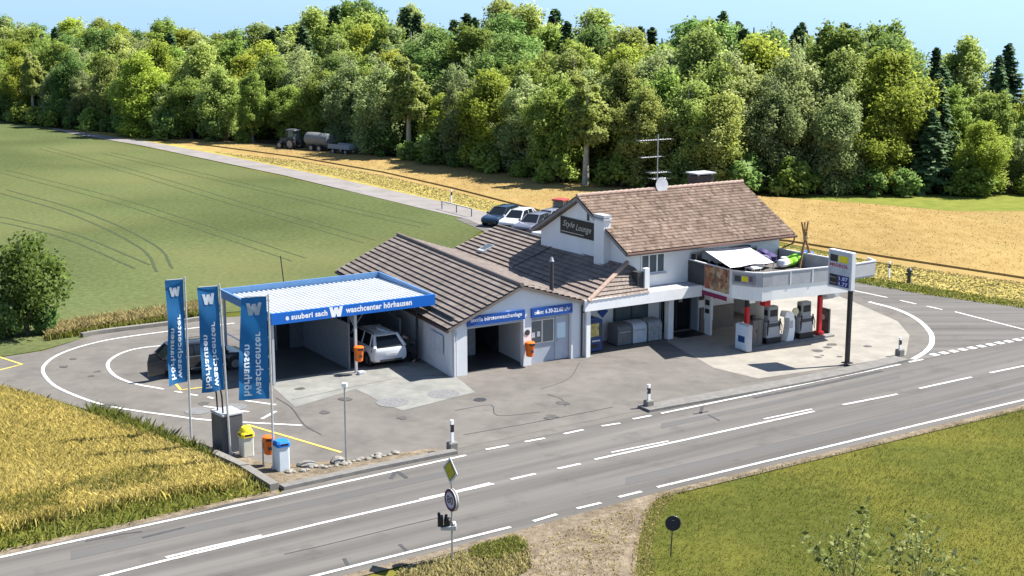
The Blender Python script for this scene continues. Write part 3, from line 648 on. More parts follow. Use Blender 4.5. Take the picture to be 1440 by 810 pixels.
# gable board
g0 = LU(789.5, 304, UG); g1 = LU(837, 317, UG); gz0 = LU(789.5, 327, UG)[2]; gz1 = LU(789.5, 303.5, UG)[2]
sg = MB().box(UG-.07, min(g1[1], 3.32), gz0, UG-.004, g0[1], gz1).build('sign_board', mat('black_sign', (.012, .011, .012), rough=.5), house)
M_cream = mat('cream_lettering', (.62, .58, .5), var=.03)
gw = g0[1]-g1[1]; gh = gz1-gz0
text(sg, 'Style', (UG-.075, g0[1]-.25, gz0+gh*.36), (0, -1, 0), (0, 0, 1), gw*.36, gh*.46, M_cream, shear=.4)
text(sg, 'Lounge', (UG-.075, g0[1]-gw*.47, gz0+gh*.26), (0, -1, 0), (0, 0, 1), gw*.45, gh*.48, M_cream, shear=.4)
b = MB(); b.box(UG-.078, g1[1]+gw*.30, gz0+gh*.13, UG-.072, g0[1]-.1, gz0+gh*.17); b.build('underline', M_cream, sg)
b = MB(); b.box(UG-.03, VR-.75, 6.25, UG-.004, VR-.55, 6.75); b.build('vent_slot', M_dark, house)
# windows and terrace door of the upper storey
def window(x0, x1, z0, z1, v, n=2, parent=house, frame=M_whitepaint, pane=M_bglass, sill=True, depth=.06):
    f = MB(); t = .07
    f.box(x0, v-depth, z0, x0+t, v-.003, z1); f.box(x1-t, v-depth, z0, x1, v-.003, z1); f.box(x0+t, v-depth, z0, x1-t, v-.003, z0+t); f.box(x0+t, v-depth, z1-t, x1-t, v-.003, z1)
    for i in range(1, n):
        xm = x0+(x1-x0)*i/n; f.box(xm-t/2, v-depth, z0+t, xm+t/2, v-.003, z1-t)
    wn = f.build('window', frame, parent)
    p = MB()
    for i in range(n):
        xa = x0+(x1-x0)*i/n+t*.6; xb = x0+(x1-x0)*(i+1)/n-t*.6; p.box(xa, v-depth*.5, z0+t*.9, xb, v-.004, z1-t*.9)
    p.build('pane', pane, wn)
    if sill: MB().box(x0-.08, v-.16, z0-.07, x1+.08, v-.002, z0-.003).build('sill', M_lgrey, wn)
    return wn
w0 = LV(901, 357, VF); w1 = LV(934, 382, VF)
window(w0[0], w1[0], w1[2], min(w0[2], 4.8), VF, 3)
d0 = LV(970, 350, VF); d1 = LV(987, 372, VF)
window(d0[0], d1[0], 3.1, 4.6, VF, 2, frame=M_lgrey, pane=M_glass, sill=False)
e0 = LV(1052, 345, VF); e1 = LV(1060, 360, VF); window(e0[0], e1[0]+.2, 3.1, 4.55, VF, 1, frame=M_lgrey, pane=M_glass, sill=False)
b = MB(); k0 = LV(1024, 346, VF); k1 = LV(1052, 342, VF); b.box(k0[0], VF-.22, 4.50, k1[0], VF-.005, 4.68); b.build('awning_cassette', M_dark, house)
b = MB(); b.lathe([(.02, 0), (.28, .05), (.40, .14)], 18, Matrix.Translation((UE+.3, 1.2, 3.75)) @ Matrix.Rotation(R(65), 4, 'Y')); b.tube([(UE, 1.2, 3.7), (UE+.3, 1.2, 3.75)], .03, 6); b.build('satellite_dish', M_dark, house)
# shop entrance below
n0 = LV(946, 468, 2.3); n1 = LV(981, 462, 2.3)
b = MB(); b.box(14.42, 2.2, 0, 14.5, 2.295, 2.5); b.box(16.35, 2.2, 0, 16.43, 2.295, 2.5); b.box(15.38, 2.2, 0, 15.46, 2.295, 2.5); b.box(14.5, 2.2, 2.42, 16.35, 2.295, 2.5); dr = b.build('door', M_dark, house)
b = MB(); b.box(14.5, 2.24, 0.03, 15.38, 2.29, 2.42); b.box(15.46, 2.24, .03, 16.35, 2.29, 2.42); b.build('pane', M_glass, dr)
b = MB(); b.box(15.1, 2.22, 1.75, 15.34, 2.238, 2.25); b.box(15.6, 2.22, 1.6, 15.85, 2.238, 2.2); b.build('notice', mat('pale_poster', (.5, .5, .48), var=.2, scale=8), dr)
b = MB(); b.box(16.52, 1.5, 1.75, 19.02, 1.597, 2.5); b.build('shop_window', mat('dim_brown_window', (.05, .04, .035), rough=.2, var=.5, scale=2), house)
b = MB(); b.box(16.55, 1.45, .02, 18.9, 1.597, 1.3); b.build('cladding_panel', mat('taupe_panel', (.17, .15, .13), var=.08), house)
b = MB(); b.box(16.44, 1.62, .0, 16.497, 2.28, 2.5); b.build('cladding_panel', mat('blue_grey_panel', (.36, .40, .45)), house)
# ---------------------------------------------------------------- wash bay carport
wash = bthing('wash_bay_carport', 'open two-bay wash carport with a ribbed white roof and a blue lettered fascia', 'carport')
CF, CB, C0, C1 = 3.05, 9.9, -8.03, .72
M_ribroof = mat('ribbed_roof_sheet', (0.50, 0.52, 0.53), rough=.6, c2=(0.60, 0.62, 0.63), scale=.6, detail=6)
b = MB(); n = 132
prof = []
for i in range(n+1):
    u = C0+.14+(C1-C0-.2)*i/n
    prof += [(u, 3.40 if i % 4 < 2 else 3.34)]
vs = [(u, CF+.07, z) for u, z in prof]+[(u+.2*(u-C0)/8.7, CB-.1, z-.16) for u, z in prof]
m_ = len(prof); b.add(vs, [(i, i+1, m_+i+1, m_+i) for i in range(m_-1)])
b.build('roof_sheet', M_ribroof, wash)
fb = MB(); fb.box(C0, CF-.06, 2.98, C1, CF+.06, 3.53); fas = fb.build('fascia', M_blue, wash)
b = MB(); b.hull8([(C0, CF+.061, 3.1), (C0+.1, CF+.061, 3.1), (C0+.1, CB, 3.1), (C0, CB, 3.1)], [(C0, CF+.061, 3.53), (C0+.1, CF+.061, 3.53), (C0+.1, CB, 3.53), (C0, CB, 3.53)])
b.hull8([(C1-.1, CF+.061, 3.1), (C1, CF+.061, 3.1), (C1+.35, CB, 3.1), (C1+.25, CB, 3.1)], [(C1-.1, CF+.061, 3.53), (C1, CF+.061, 3.53), (C1+.35, CB, 3.53), (C1+.25, CB, 3.53)])
b.box(C0, CB+.001, 3.1, C1+.35, CB+.1, 3.53); b.build('roof_edge', mat('pale_blue_edge', (0.10, 0.22, 0.42), var=.05), wash)
tx = CF-.064
text(fas, 'e suuberi sach', (-7.32, tx, 3.13), (1, 0, 0), (0, 0, 1), 2.15, .28, M_whitepaint, bold=.035)
text(fas, 'waschcenter hörhausen', (-4.20, tx, 3.13), (1, 0, 0), (0, 0, 1), 3.6, .30, M_whitepaint, bold=.035)
WPOLY = [(-1, 1), (-.52, 1), (-.42, .25), (-.24, .85), (.24, .85), (.42, .25), (.52, 1), (1, 1), (.66, -1), (.16, -1), (0, -.3), (-.16, -1), (-.66, -1)]
b = MB(); b.prism([(-4.71+p[0]*.36, 3.26+p[1]*.25) for p in WPOLY], 'y', tx-.004, tx+.003); b.build('emblem', M_whitepaint, fas)
b = MB()
for u, v in ((C0+.1, CF+.15), (-3.62, CF+.15), (C0+.1, 6.4), (C0+.15, CB-.15)): MB().box(u-.06, v-.06, .03, u+.06, v+.06, 3.3).build('post', M_lgrey, wash)
b = MB(); b.box(.0, CF+.6, .03, .1, CF+.72, 2.9); b.build('post', M_dark, wash)
b = MB(); b.box(-3.66, CF+.9, .03, -3.58, CB-.3, 2.35); b.build('partition', mat('partition_sheet', (.15, .165, .185), rough=.4, var=.08), wash)
b = MB(); b.prism([(CF+.22, 2.3), (CF+.8, 2.65), (CF+.8, 3.1), (CF+.22, 3.1)], 'x', -3.64, -3.6); b.build('gusset_plate', M_grey, wash)
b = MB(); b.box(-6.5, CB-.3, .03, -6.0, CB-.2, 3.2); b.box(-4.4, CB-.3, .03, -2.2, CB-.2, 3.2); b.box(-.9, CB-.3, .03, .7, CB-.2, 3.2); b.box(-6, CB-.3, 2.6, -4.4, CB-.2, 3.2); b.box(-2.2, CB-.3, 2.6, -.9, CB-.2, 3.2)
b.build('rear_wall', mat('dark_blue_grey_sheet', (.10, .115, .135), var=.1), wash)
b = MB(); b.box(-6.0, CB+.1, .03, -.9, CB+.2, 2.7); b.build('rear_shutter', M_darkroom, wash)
b = MB()
for u in (-6.6, -5.2, -3.0, -2.4, -1.5): MB().tube([(u, CB-.34, .03), (u, CB-.34, 3.1)], .04, 6).build('support_tube', M_grey, wash)
b = MB(); b.box(C0+.16, 3.9, .6, C0+.2, 6.3, .66); b.box(C0+.16, 6.5, .6, C0+.2, CB-.3, .66); b.box(C0+.16, 6.5, 1.2, C0+.2, CB-.3, 1.26); b.box(C0+.16, 3.9, 1.2, C0+.2, 6.3, 1.26); b.build('side_rail', M_whitepaint, wash)
b = MB(); b.hull8([(-.30, 5.0, .03), (-.2, 5.0, .03), (.2, 8.6, .03), (.1, 8.6, .03)], [(-.30, 5.0, 2.0), (-.2, 5.0, 2.0), (.2, 8.6, 2.0), (.1, 8.6, 2.0)]); b.build('splash_wall', mat('splash_sheet', (.19, .22, .25), rough=.4, var=.1), wash)

# ---------------------------------------------------------------- filling station canopy with the roof terrace
can = bthing('filling_station_canopy', 'white filling station canopy carried by two red columns, grey railing round the terrace on top', 'canopy')
ZB, ZT, ZR = 2.80, 3.52, 4.24
A = L(1028, 400, ZT); B1 = L(1060, 404, ZT); B2 = L(1072, 404.3, ZT); B3 = L(1086, 403, ZT); C = L(1196, 391.5, ZT); X = L(1230, 386, ZT)
A2 = (A[0]+.15, VF-.01); E_ = (UE-.05, VF-.01); D = (C[0]+.5, C[1]+1.3); X2 = (X[0]+.35, X[1]+.9)
outl = [A2, A[:2], B1[:2], B2[:2], B3[:2], C[:2], D, E_]
ins = [Vector((p[0], p[1])) for p in outl]
b = MB(); b.prism([(p[0], p[1]) for p in outl], 'z', ZB, ZT); b.build('slab', mat('canopy_white', (.84, .83, .79), rough=.6, var=.03, scale=1.5, big=.04, bigscale=.8), can)
b = MB(); b.prism([C[:2], X[:2], X2, D], 'z', ZT-.09, ZT-.01); b.build('roof_edge', M_lgrey, can)
M_rail = mat('railing_panel', (.40, .40, .41), rough=.5, var=.06, scale=2)
M_railcap = mat('railing_cap', (.70, .70, .71), rough=.5, var=.03)
b = MB(); cp = MB()
def railing(p, q, z0=ZT+.005, z1=ZR, inset=.0):
    p = Vector((p[0], p[1])); q = Vector((q[0], q[1])); d = (q-p).normalized(); nn = Vector((-d.y, d.x))*.03
    b.hull8([(*(p-nn), z0), (*(q-nn), z0), (*(q+nn), z0), (*(p+nn), z0)], [(*(p-nn), z1), (*(q-nn), z1), (*(q+nn), z1), (*(p+nn), z1)])
    nn *= 1.7
    cp.hull8([(*(p-nn), z1+.002), (*(q-nn), z1+.002), (*(q+nn), z1+.002), (*(p+nn), z1+.002)], [(*(p-nn), z1+.06), (*(q-nn), z1+.06), (*(q+nn), z1+.06), (*(p+nn), z1+.06)])
for p, q in ((A2, A), (A, B1), (B1, B2), (B2, B3), (B3, C), (C, X), (X, X2), (D, E_)): railing(p, q)
b.build('railing', M_rail, can); cp.build('handrail', M_railcap, can)
b = MB()
for t in (.22, .5, .78): 
    p = Vector(B3[:2]).lerp(Vector(C[:2]), t); MB().box(p.x-.025, p.y-.05, ZT+.01, p.x+.025, p.y-.032, ZR).build('railing_post', M_railcap, can)
b.box(A[0]-.07, A[1]-.07, ZB, A[0]+.07, A[1]+.07, ZR+.05)
b.build('railing_post', M_railcap, can)
b = MB(); b.prism([(p[0]*.97+18*.03, p[1]*.9) for p in outl], 'z', ZT+.004, ZT+.02); b.build('terrace_floor', mat('terrace_boards', (.12, .11, .10), var=.2), can)
# faded emblem on the front railing
dA = (Vector(B1)-Vector(A)).normalized(); nA = Vector((dA.y, -dA.x, 0)); la = (Vector(B1)-Vector(A)).length
def onA(s, z, off=.05): return Vector((A[0], A[1], 0))+dA*s+nA*off+Vector((0, 0, z))
em = MB()
em.hull8([onA(.12, ZT+.12, .034), onA(la+.1, ZT+.12, .034), onA(la+.1, ZT+.12, .05), onA(.12, ZT+.12, .05)], [onA(.12, ZR-.1, .034), onA(la+.1, ZR-.1, .034), onA(la+.1, ZR-.1, .05), onA(.12, ZR-.1, .05)])
em = em.build('sign_board', mat('faded_sign_grey', (.27, .26, .28), var=.06), can)
def platA(s0, s1, z0, z1, m, nm): MB().hull8([onA(s0, z0, .051), onA(s1, z0, .051), onA(s1, z0, .058), onA(s0, z0, .058)], [onA(s0, z1, .051), onA(s1, z1, .051), onA(s1, z1, .058), onA(s0, z1, .058)]).build(nm, m, em)
platA(.22, .58, ZT+.22, ZR-.2, M_dark, 'emblem'); platA(.62, .98, ZT+.25, ZR-.2, mat('emblem_yellow', (.72, .62, .02)), 'emblem')
text(em, 'MIGROL', onA(1.06, ZT+.26, .06), dA, (0, 0, 1), la-1.1, .30, mat('faded_maroon', (.17, .03, .06)), bold=.02)
# columns
cols = [L(1049, 490), L(1151, 473)]
for c in cols:
    b = MB(); b.rbox(c[0]-.12, c[1]-.12, .12, c[0]+.12, c[1]+.12, 2.25, .03, top=False); b.box(c[0]-.2, c[1]-.2, .121, c[0]+.2, c[1]+.2, .3); b.build('column', M_red, can)
    b = MB(); b.rbox(c[0]-.11, c[1]-.11, 2.251, c[0]+.11, c[1]+.11, ZB-.001, .03, top=False); b.build('column_head', M_black, can)
b = MB()
for du in (.35, 1.15): b.box(cols[0][0]-.6+du*1.0, cols[0][1]-.5, ZB-.26, cols[0][0]-.6+du+.35, cols[0][1]-.42, ZB-.002)
b.build('lamp_panel', M_whitepaint, can)
b = MB(); b.box(16.9, -3.35, ZB-.55, 17.3, -2.95, ZB-.003); b.build('sign_box', M_red, can)
b = MB(); b.rbox(cols[1][0]+.05, cols[1][1]-.5, 2.2, cols[1][0]+1.0, cols[1][1]+.25, 2.72, .08); b.box(cols[1][0]-.05, cols[1][1]-.1, 2.05, cols[1][0]+.9, cols[1][1], 2.19); b.build('hooded_unit', M_lgrey, can)  # grey hooded outdoor unit beside the column head
# strip sign and poster under the left edge
b = MB(); b.hull8([(A2[0]-.05, .3, ZB-.22), (A2[0], .3, ZB-.22), (A[0], A[1]+.3, ZB-.22), (A[0]-.05, A[1]+.3, ZB-.22)], [(A2[0]-.05, .3, ZB-.003), (A2[0], .3, ZB-.003), (A[0], A[1]+.3, ZB-.003), (A[0]-.05, A[1]+.3, ZB-.003)]); b.build('strip_sign', M_maroon, can)
# concrete island
b = MB(); b.rbox(15.3, -3.45, .024, 22.0, -2.4, .12, .1, top=False); o_ = b.build('pump_island', mat('island_concrete', (.20, .20, .20), var=.1), can)
# food banner hung on the left railing
m = bpy.data.materials.new('food_print'); m.use_nodes = True; nn = m.node_tree.nodes; ll = m.node_tree.links
tc = nn.new('ShaderNodeTexCoord'); vo = nn.new('ShaderNodeTexVoronoi'); vo.inputs['Scale'].default_value = 5.5; nz = nn.new('ShaderNodeTexNoise'); nz.inputs['Scale'].default_value = 5
ll.new(tc.outputs['Object'], nz.inputs['Vector']); mxv = nn.new('ShaderNodeMixRGB'); mxv.inputs[0].default_value = .25; ll.new(tc.outputs['Object'], mxv.inputs[1]); ll.new(nz.outputs['Color'], mxv.inputs[2]); ll.new(mxv.outputs[0], vo.inputs['Vector'])
cr = nn.new('ShaderNodeValToRGB'); cr.color_ramp.interpolation = 'EASE'
for i, (p_, c_) in enumerate(((0, (.05, .03, .02)), (.2, (.26, .10, .035)), (.4, (.40, .23, .10)), (.6, (.32, .045, .02)), (.78, (.46, .34, .19)), (.95, (.09, .07, .04)))):
    e = cr.color_ramp.elements[0] if i == 0 else cr.color_ramp.elements[1] if i == 1 else cr.color_ramp.elements.new(p_)
    e.position = p_; e.color = (*c_, 1)
sp = nn.new('ShaderNodeSeparateColor'); ll.new(vo.outputs['Color'], sp.inputs[0]); ll.new(sp.outputs[0], cr.inputs[0]); ll.new(cr.outputs[0], nn['Principled BSDF'].inputs['Base Color'])
la0 = Vector((*A2, 0)); la1 = Vector((A[0], A[1], 0)); dl = (la1-la0); 
def onL(t, z, off): return la0+dl*t+Vector((-off, 0, z))
b = MB(); b.hull8([onL(.42, ZB+.18, .06), onL(.97, ZB+.18, .06), onL(.97, ZB+.18, .045), onL(.42, ZB+.18, .045)], [onL(.42, ZR+.02, .06), onL(.97, ZR+.02, .06), onL(.97, ZR+.02, .045), onL(.42, ZR+.02, .045)])
tag(b.build('food_banner', m, loc=O, rotz=BROT), 'printed food photo banner in orange and brown hung on the terrace railing', 'banner')
b = MB(); b.hull8([onL(.02, ZB+.25, .06), onL(.40, ZB+.25, .06), onL(.40, ZB+.25, .045), onL(.02, ZB+.25, .045)], [onL(.02, ZR, .06), onL(.40, ZR, .06), onL(.40, ZR, .045), onL(.02, ZR, .045)])
tag(b.build('railing_cloth', M_dark, loc=O, rotz=BROT), 'dark cloth screen on the terrace railing next to the food banner', 'screen')

# ---------------------------------------------------------------- forecourt objects
def pump(u, v, label):
    t = thing('fuel_pump', label, 'fuel pump', W(u, v, .12), BROT, 'fuel pumps under the canopy')
    b = MB(); b.box(-.5, -.3, 0, .5, .3, .32); b.build('plinth', M_black, t)
    b = MB(); b.rbox(-.48, -.27, .321, .48, .27, 1.15, .05, top=False); b.build('body', mat('pump_grey', (.36, .37, .39), rough=.4, var=.05), t)
    b = MB(); b.rbox(-.34, -.22, 1.151, .36, .22, 1.98, .05); hd = b.build('display_head', mat('pump_head_grey', (.27, .28, .30), rough=.4, var=.05), t)
    b = MB(); b.box(-.24, -.235, 1.45, .26, -.222, 1.8); b.box(-.355, -.14, 1.5, -.342, .14, 1.8); b.build('screen', M_glass, hd)
    for s in (-1, 1):
        b = MB(); b.tube([(s*.40, -.29, 1.25), (s*.52, -.33, .9), (s*.50, -.34, .5), (s*.42, -.30, .75), (s*.41, -.29, 1.0)], .025, 6); b.build('hose', M_black, t, smooth=True)
        b = MB(); b.box(s*.40-.04, -.31, .95, s*.40+.04, -.272, 1.3); b.build('nozzle', M_black, t)
    b = MB(); b.box(-.40, -.285, .9, .40, -.272, 1.1); b.build('price_panel', M_dark, t)
    return t
pump(17.75, -2.9, 'grey fuel pump beside the left red column')
pump(20.05, -2.95, 'grey fuel pump beside the right red column')
t = thing('air_station', 'white curved air and water station between the two fuel pumps', 'air station', W(18.85, -3.0, .12), BROT)
b = MB(); prof = [(-.22, 0), (.28, 0), (.36, .55), (.34, 1.1), (.18, 1.55), (-.26, 1.62), (-.34, 1.45), (-.36, 1.32), (-.05, 1.25), (-.02, .9), (-.10, .4)]
b.prism(prof, 'y', -.22, .22); b.build('body', M_whitepaint, t)
b = MB(); b.box(-.1, -.235, .7, .2, -.222, 1.1); b.build('panel', M_lgrey, t)
t = thing('pressure_gauge_post', 'slim black post with a round pale pressure gauge beside the right fuel pump', 'gauge post', W(19.35, -3.05, .12), BROT)
b = MB(); b.cyl(0, 0, 0, 1.35, .05, 8); b.build('post', M_black, t)
b = MB(); b.lathe([(.05, -.06), (.2, -.05), (.22, 0), (.2, .05), (.05, .06)], 18, Matrix.Translation((0, 0, 1.52)) @ Matrix.Rotation(R(90), 4, 'X')); b.build('gauge', mat('cream_plastic', (.62, .58, .40)), t, smooth=True)
t = thing('advert_stand', 'white poster stand with a blue block in front of the left red column', 'advert stand', W(15.55, -3.35, .024), BROT)
b = MB(); b.rbox(-.18, -.48, .06, .18, .48, 1.45, .05); b.build('cabinet', M_lgrey, t)
b = MB(); b.box(-.20, -.45, .12, -.182, .45, 1.40); po = b.build('poster', mat('pale_poster_blue', (.56, .66, .74), var=.04), t)
b = MB(); b.box(-.206, -.28, .50, -.201, .24, .84); b.build('print', mat('poster_navy', (.01, .05, .16)), po)
b = MB(); b.box(-.1, -.4, 0, .1, -.3, .059); b.box(-.1, .3, 0, .1, .4, .059); b.build('foot', M_dark, t)
t = thing('cabinet', 'taupe storage cabinet between the left red column and the left fuel pump', 'cabinet', W(16.75, -2.75, .12), BROT)
b = MB(); b.rbox(-.35, -.3, 0, .35, .3, 1.35, .03); b.build('body', mat('taupe_panel', (.17, .15, .13)), t)
b = MB(); b.box(.0, -.31, .1, .015, -.302, 1.25); b.box(-.12, -.33, .7, -.09, -.302, .85); b.build('handle', M_dark, t)
b = MB(); b.box(-.15, -.1, 1.352, .05, .1, 1.6); tag(b.build('card_reader', M_black, loc=W(16.6, -2.85, .12), rotz=BROT), 'small black card reader on top of the taupe cabinet', 'card reader')
t = thing('poster_frame', 'dark framed poster stand behind the right red column', 'advert stand', W(21.9, -2.6, .12), BROT)
b = MB(); b.box(-.06, -.42, 0, .06, .42, 1.35); b.build('frame', M_dark, t)
b = MB(); b.box(-.075, -.36, .1, -.062, .36, 1.28); po = b.build('poster', mat('brown_poster', (.10, .085, .075), var=.4, scale=2), t)
b = MB(); b.lathe([(.01, 0), (.14, .002), (.15, .006)], 14, Matrix.Translation((-.082, 0, .85)) @ Matrix.Rotation(R(-90), 4, 'Y')); b.build('print', M_lgrey, po)

# price sign
ps = L(1191, 514); t = thing('price_sign', 'tall fuel price sign with black and yellow emblem on one dark post', 'price sign', W(ps[0], ps[1], .13), BROT)
v0 = LU(1168, 354, ps[0])[1]-ps[1]; v1 = LU(1201.5, 358, ps[0])[1]-ps[1]; zt = 5.62; zb = 3.72
b = MB(); b.box(-.09, -.09, 0, .09, .09, zb); b.box(-.22, -.22, 0, .22, .22, .03); b.build('post', M_black, t)
vL, vR = max(v0, v1), min(v0, v1); wv = vL-vR
b = MB(); b.rbox(-.15, vR, zb, .15, vL, zt, .03); pn = b.build('panel', M_lgrey if False else mat('sign_housing', (.66, .67, .69), rough=.4, var=.03), t)
def onS(a0, a1, b0, b1, m, nm, off=.004, parent=pn): return MB().box(-.15-off-.004, vL-wv*a1, zt-(zt-zb)*b1, -.15-off, vL-wv*a0, zt-(zt-zb)*b0).build(nm, m, parent)
onS(.04, .96, .03, .97, mat('sign_face_grey', (.46, .49, .53)), 'face', .001)
onS(.10, .42, .12, .30, M_black, 'emblem', .006); onS(.46, .86, .12, .30, mat('emblem_yellow', (.72, .62, .02)), 'emblem', .006)
text(pn, 'MIGROL', (-.162, vL-wv*.10, zt-(zt-zb)*.435), (0, -1, 0), (0, 0, 1), wv*.78, .17, M_migred, bold=.03)
onS(.10, .46, .64, .94, M_black, 'price_board', .006); onS(.47, .92, .64, .94, mat('price_blue', (.03, .03, .16)), 'price_board', .006)
text(pn, 'Bleifrei', (-.163, vL-wv*.13, zt-(zt-zb)*.74), (0, -1, 0), (0, 0, 1), wv*.26, .07, M_lgrey)
text(pn, 'Diesel', (-.163, vL-wv*.13, zt-(zt-zb)*.89), (0, -1, 0), (0, 0, 1), wv*.26, .07, M_lgrey)
M_dig = mat('price_digit', (.55, .62, .85))
text(pn, '1.87', (-.163, vL-wv*.51, zt-(zt-zb)*.775), (0, -1, 0), (0, 0, 1), wv*.36, .19, M_dig, bold=.02)
text(pn, '1.77', (-.163, vL-wv*.51, zt-(zt-zb)*.92), (0, -1, 0), (0, 0, 1), wv*.36, .19, M_dig, bold=.02)

# porch objects
t = thing('vending_machine', 'blue vending machine with a yellow lit front beside the white porch post', 'vending machine', W(8.75, .85, .016), BROT)
b = MB(); b.rbox(-.48, -.4, .08, .48, .4, 1.72, .04); b.lathe([(.46, -.38), (.48, -.36), (.48, .36), (.46, .38)], 28, Matrix.Translation((0, 0, 1.55)) @ Matrix.Rotation(R(90), 4, 'X') @ Matrix.Scale(.66, 4, (0, 1, 0))); b.build('cabinet', mat('navy_cabinet', (.01, .04, .15), rough=.35), t)
b = MB(); b.box(-.36, -.425, .85, .22, -.402, 1.55); b.build('display_window', mat('display_yellow', (.42, .36, .12), var=.4, scale=6, rough=.2), t)
b = MB(); b.box(.28, -.42, .9, .42, -.402, 1.4); b.build('keypad', M_dark, t)
b = MB(); b.box(-.3, -.42, .25, .2, -.402, .45); b.build('collection_tray', M_black, t)
b = MB(); b.box(-.2, -.42, .58, .3, -.402, .66); b.build('label_strip', M_lgrey, t)
for k, (u, lab, mm) in enumerate(((10.95, 'dark grey rounded ice cabinet, first of three in the porch', mat('dark_cabinet_grey', (.14, .145, .15), rough=.4)), (11.95, 'bright silver rounded bin in the middle of three in the porch', mat('silver_cabinet', (.50, .54, .58), rough=.35, var=.05)), (12.97, 'mottled grey stacked goods chest at the right of the porch bins', mat('mottled_grey', (.2, .22, .22), c2=(.42, .44, .44), scale=6)))):
    t = thing('storage_bin', lab, 'storage bin', W(u, 1.35, .016), BROT, 'bins along the porch wall')
    b = MB(); pr_ = [(-.48, .05), (.45, .05), (.45, 1.12)]+[(.10+.35*math.cos(a)-.0, .86+.30*math.sin(a)) for a in (1.2, 1.57)]+[(-.2+.30*math.cos(a), .80+.32*math.sin(a)) for a in (1.7, 2.1, 2.5, 2.9)]
    b.prism(pr_, 'x', -.44, .44); b.build('body', mm, t)
    b = MB(); b.box(-.35, -.53, .72, .35, -.482, .77); b.build('handle', M_steel, t)
    b = MB(); b.box(-.45, -.4, 0, .45, .4, .049); b.build('foot', M_black, t)
b = MB(); b.box(-.9, -.6, 0, .9, .6, .018); tag(b.build('door_mat', M_black, loc=W(15.4, 1.2, .026), rotz=BROT), 'dark door mat in front of the glazed shop entrance', 'door mat')
t = thing('cash_machine', 'white wall unit with two dark slots beside the shop entrance', 'payment terminal', W(16.30, .55, .024), BROT)
b = MB(); b.rbox(-.05, -.3, .85, .13, .3, 2.2, .03); b.box(-.02, -.25, 0.0, .12, .25, .849); b.build('body', M_whitepaint, t)
b = MB(); b.box(-.062, -.18, 1.65, -.051, .18, 1.95); b.box(-.062, -.18, 1.2, -.051, .18, 1.45); b.build('screen', M_dark, t)

# ---------------------------------------------------------------- things on the terrace
aw = [LV(988, 350, VF-.15), LV(1051, 346, VF-.15)]
fz = 5.25
a3 = L(1088, 368.5, 4.62); a4 = L(1027, 376, 4.62)
t = thing('awning', 'large white fabric awning stretched from the house wall over the terrace', 'awning', O, BROT)
q = [Vector(aw[0]), Vector(aw[1]), Vector(a3), Vector(a4)]
for k in (0, 1): q[k].z = max(4.55, min(q[k].z, 4.75))
vs = []; n = 10
for j in range(n+1):
    for i in range(n+1):
        s, r_ = i/n, j/n; p = q[0].lerp(q[1], s).lerp(q[3].lerp(q[2], s), r_); p.z -= .22*math.sin(math.pi*s)*math.sin(math.pi*r_)+.03*math.sin(s*9)*r_
        vs.append(p)
b = MB(); b.add(vs+[p+Vector((0, 0, -.012)) for p in vs], [(j*(n+1)+i, j*(n+1)+i+1, (j+1)*(n+1)+i+1, (j+1)*(n+1)+i) for j in range(n) for i in range(n)] + [tuple((n+1)**2+x for x in reversed((j*(n+1)+i, j*(n+1)+i+1, (j+1)*(n+1)+i+1, (j+1)*(n+1)+i))) for j in range(n) for i in range(n)])
b.build('fabric', mat('white_canvas', (.80, .80, .81), rough=.9, var=.02), t, smooth=True)
b = MB()
for p in (q[2], q[3]): b.tube([(p.x, p.y, ZT+.02), (p.x, p.y, p.z)], .03, 8)
b.build('pole', M_steel, t)
def TL(x, y, v=-.9): p = LV(x, y, v); return W(p[0], v, ZT+.02)
def lumps(name, label, cat, loc, m, blobs, seed=1):
    b = MB(); rr = random.Random(seed)
    for (x, y, z, r_) in blobs:
        M = Matrix.Translation((x, y, z)) @ Matrix.Rotation(rr.random()*6, 4, 'Z') @ Matrix.Rotation(rr.uniform(-.5, .5), 4, 'X')
        pr_ = [(r_*.5*math.cos(a)*1.0+.01, r_*.6*math.sin(a)) for a in [(-.5+i/8)*math.pi for i in range(9)]]
        pr_ = [(max(.01, rad*rr.uniform(1.6, 2.0)), zz) for rad, zz in pr_]
        b.lathe(pr_, 12, M)
    return tag(b.build(name, m, loc=loc, rotz=BROT, smooth=True), label, cat)
lumps('cushion_heap', 'heap of dark purple cushions on the terrace beneath the awning', 'cushions', TL(1066, 378, -.5), mat('purple_fabric', (.035, .02, .10), var=.4, scale=4), [(-.9, 0, .4, .5), (-.3, .1, .5, .55), (.4, .1, .5, .5), (1.0, .3, .55, .5), (.2, .6, .7, .45), (.9, .6, .75, .4)], 3)
lumps('beanbag', 'bright lime green beanbag on the terrace by the wooden poles', 'beanbag', TL(1113, 374, -.7), mat('lime_fabric', (.25, .62, .03), var=.1), [(0, 0, .35, .45), (.35, .1, .42, .38), (-.4, -.1, .28, .34)], 4)
lumps('cushion', 'white peaked cushion on the terrace left of the lime beanbag', 'cushion', TL(1101, 374, -.8), M_whitepaint, [(0, 0, .30, .42), (.05, 0, .52, .22)], 5)
lumps('cushion', 'blue cushion on the terrace behind the wooden poles', 'cushion', TL(1131, 372, -.6), mat('blue_fabric', (.02, .12, .5)), [(0, 0, .45, .5), (.3, .1, .5, .4)], 6)
t = thing('sun_bed', 'white reclining chair on the terrace in front of the purple cushions', 'chair', TL(1062, 381, -1.4), BROT)
b = MB(); b.hull8([(-.5, -.3, .35), (.2, -.3, .35), (.2, .3, .35), (-.5, .3, .35)], [(-.5, -.3, .4), (.2, -.3, .4), (.2, .3, .4), (-.5, .3, .4)]); b.build('seat', M_whitepaint, t)
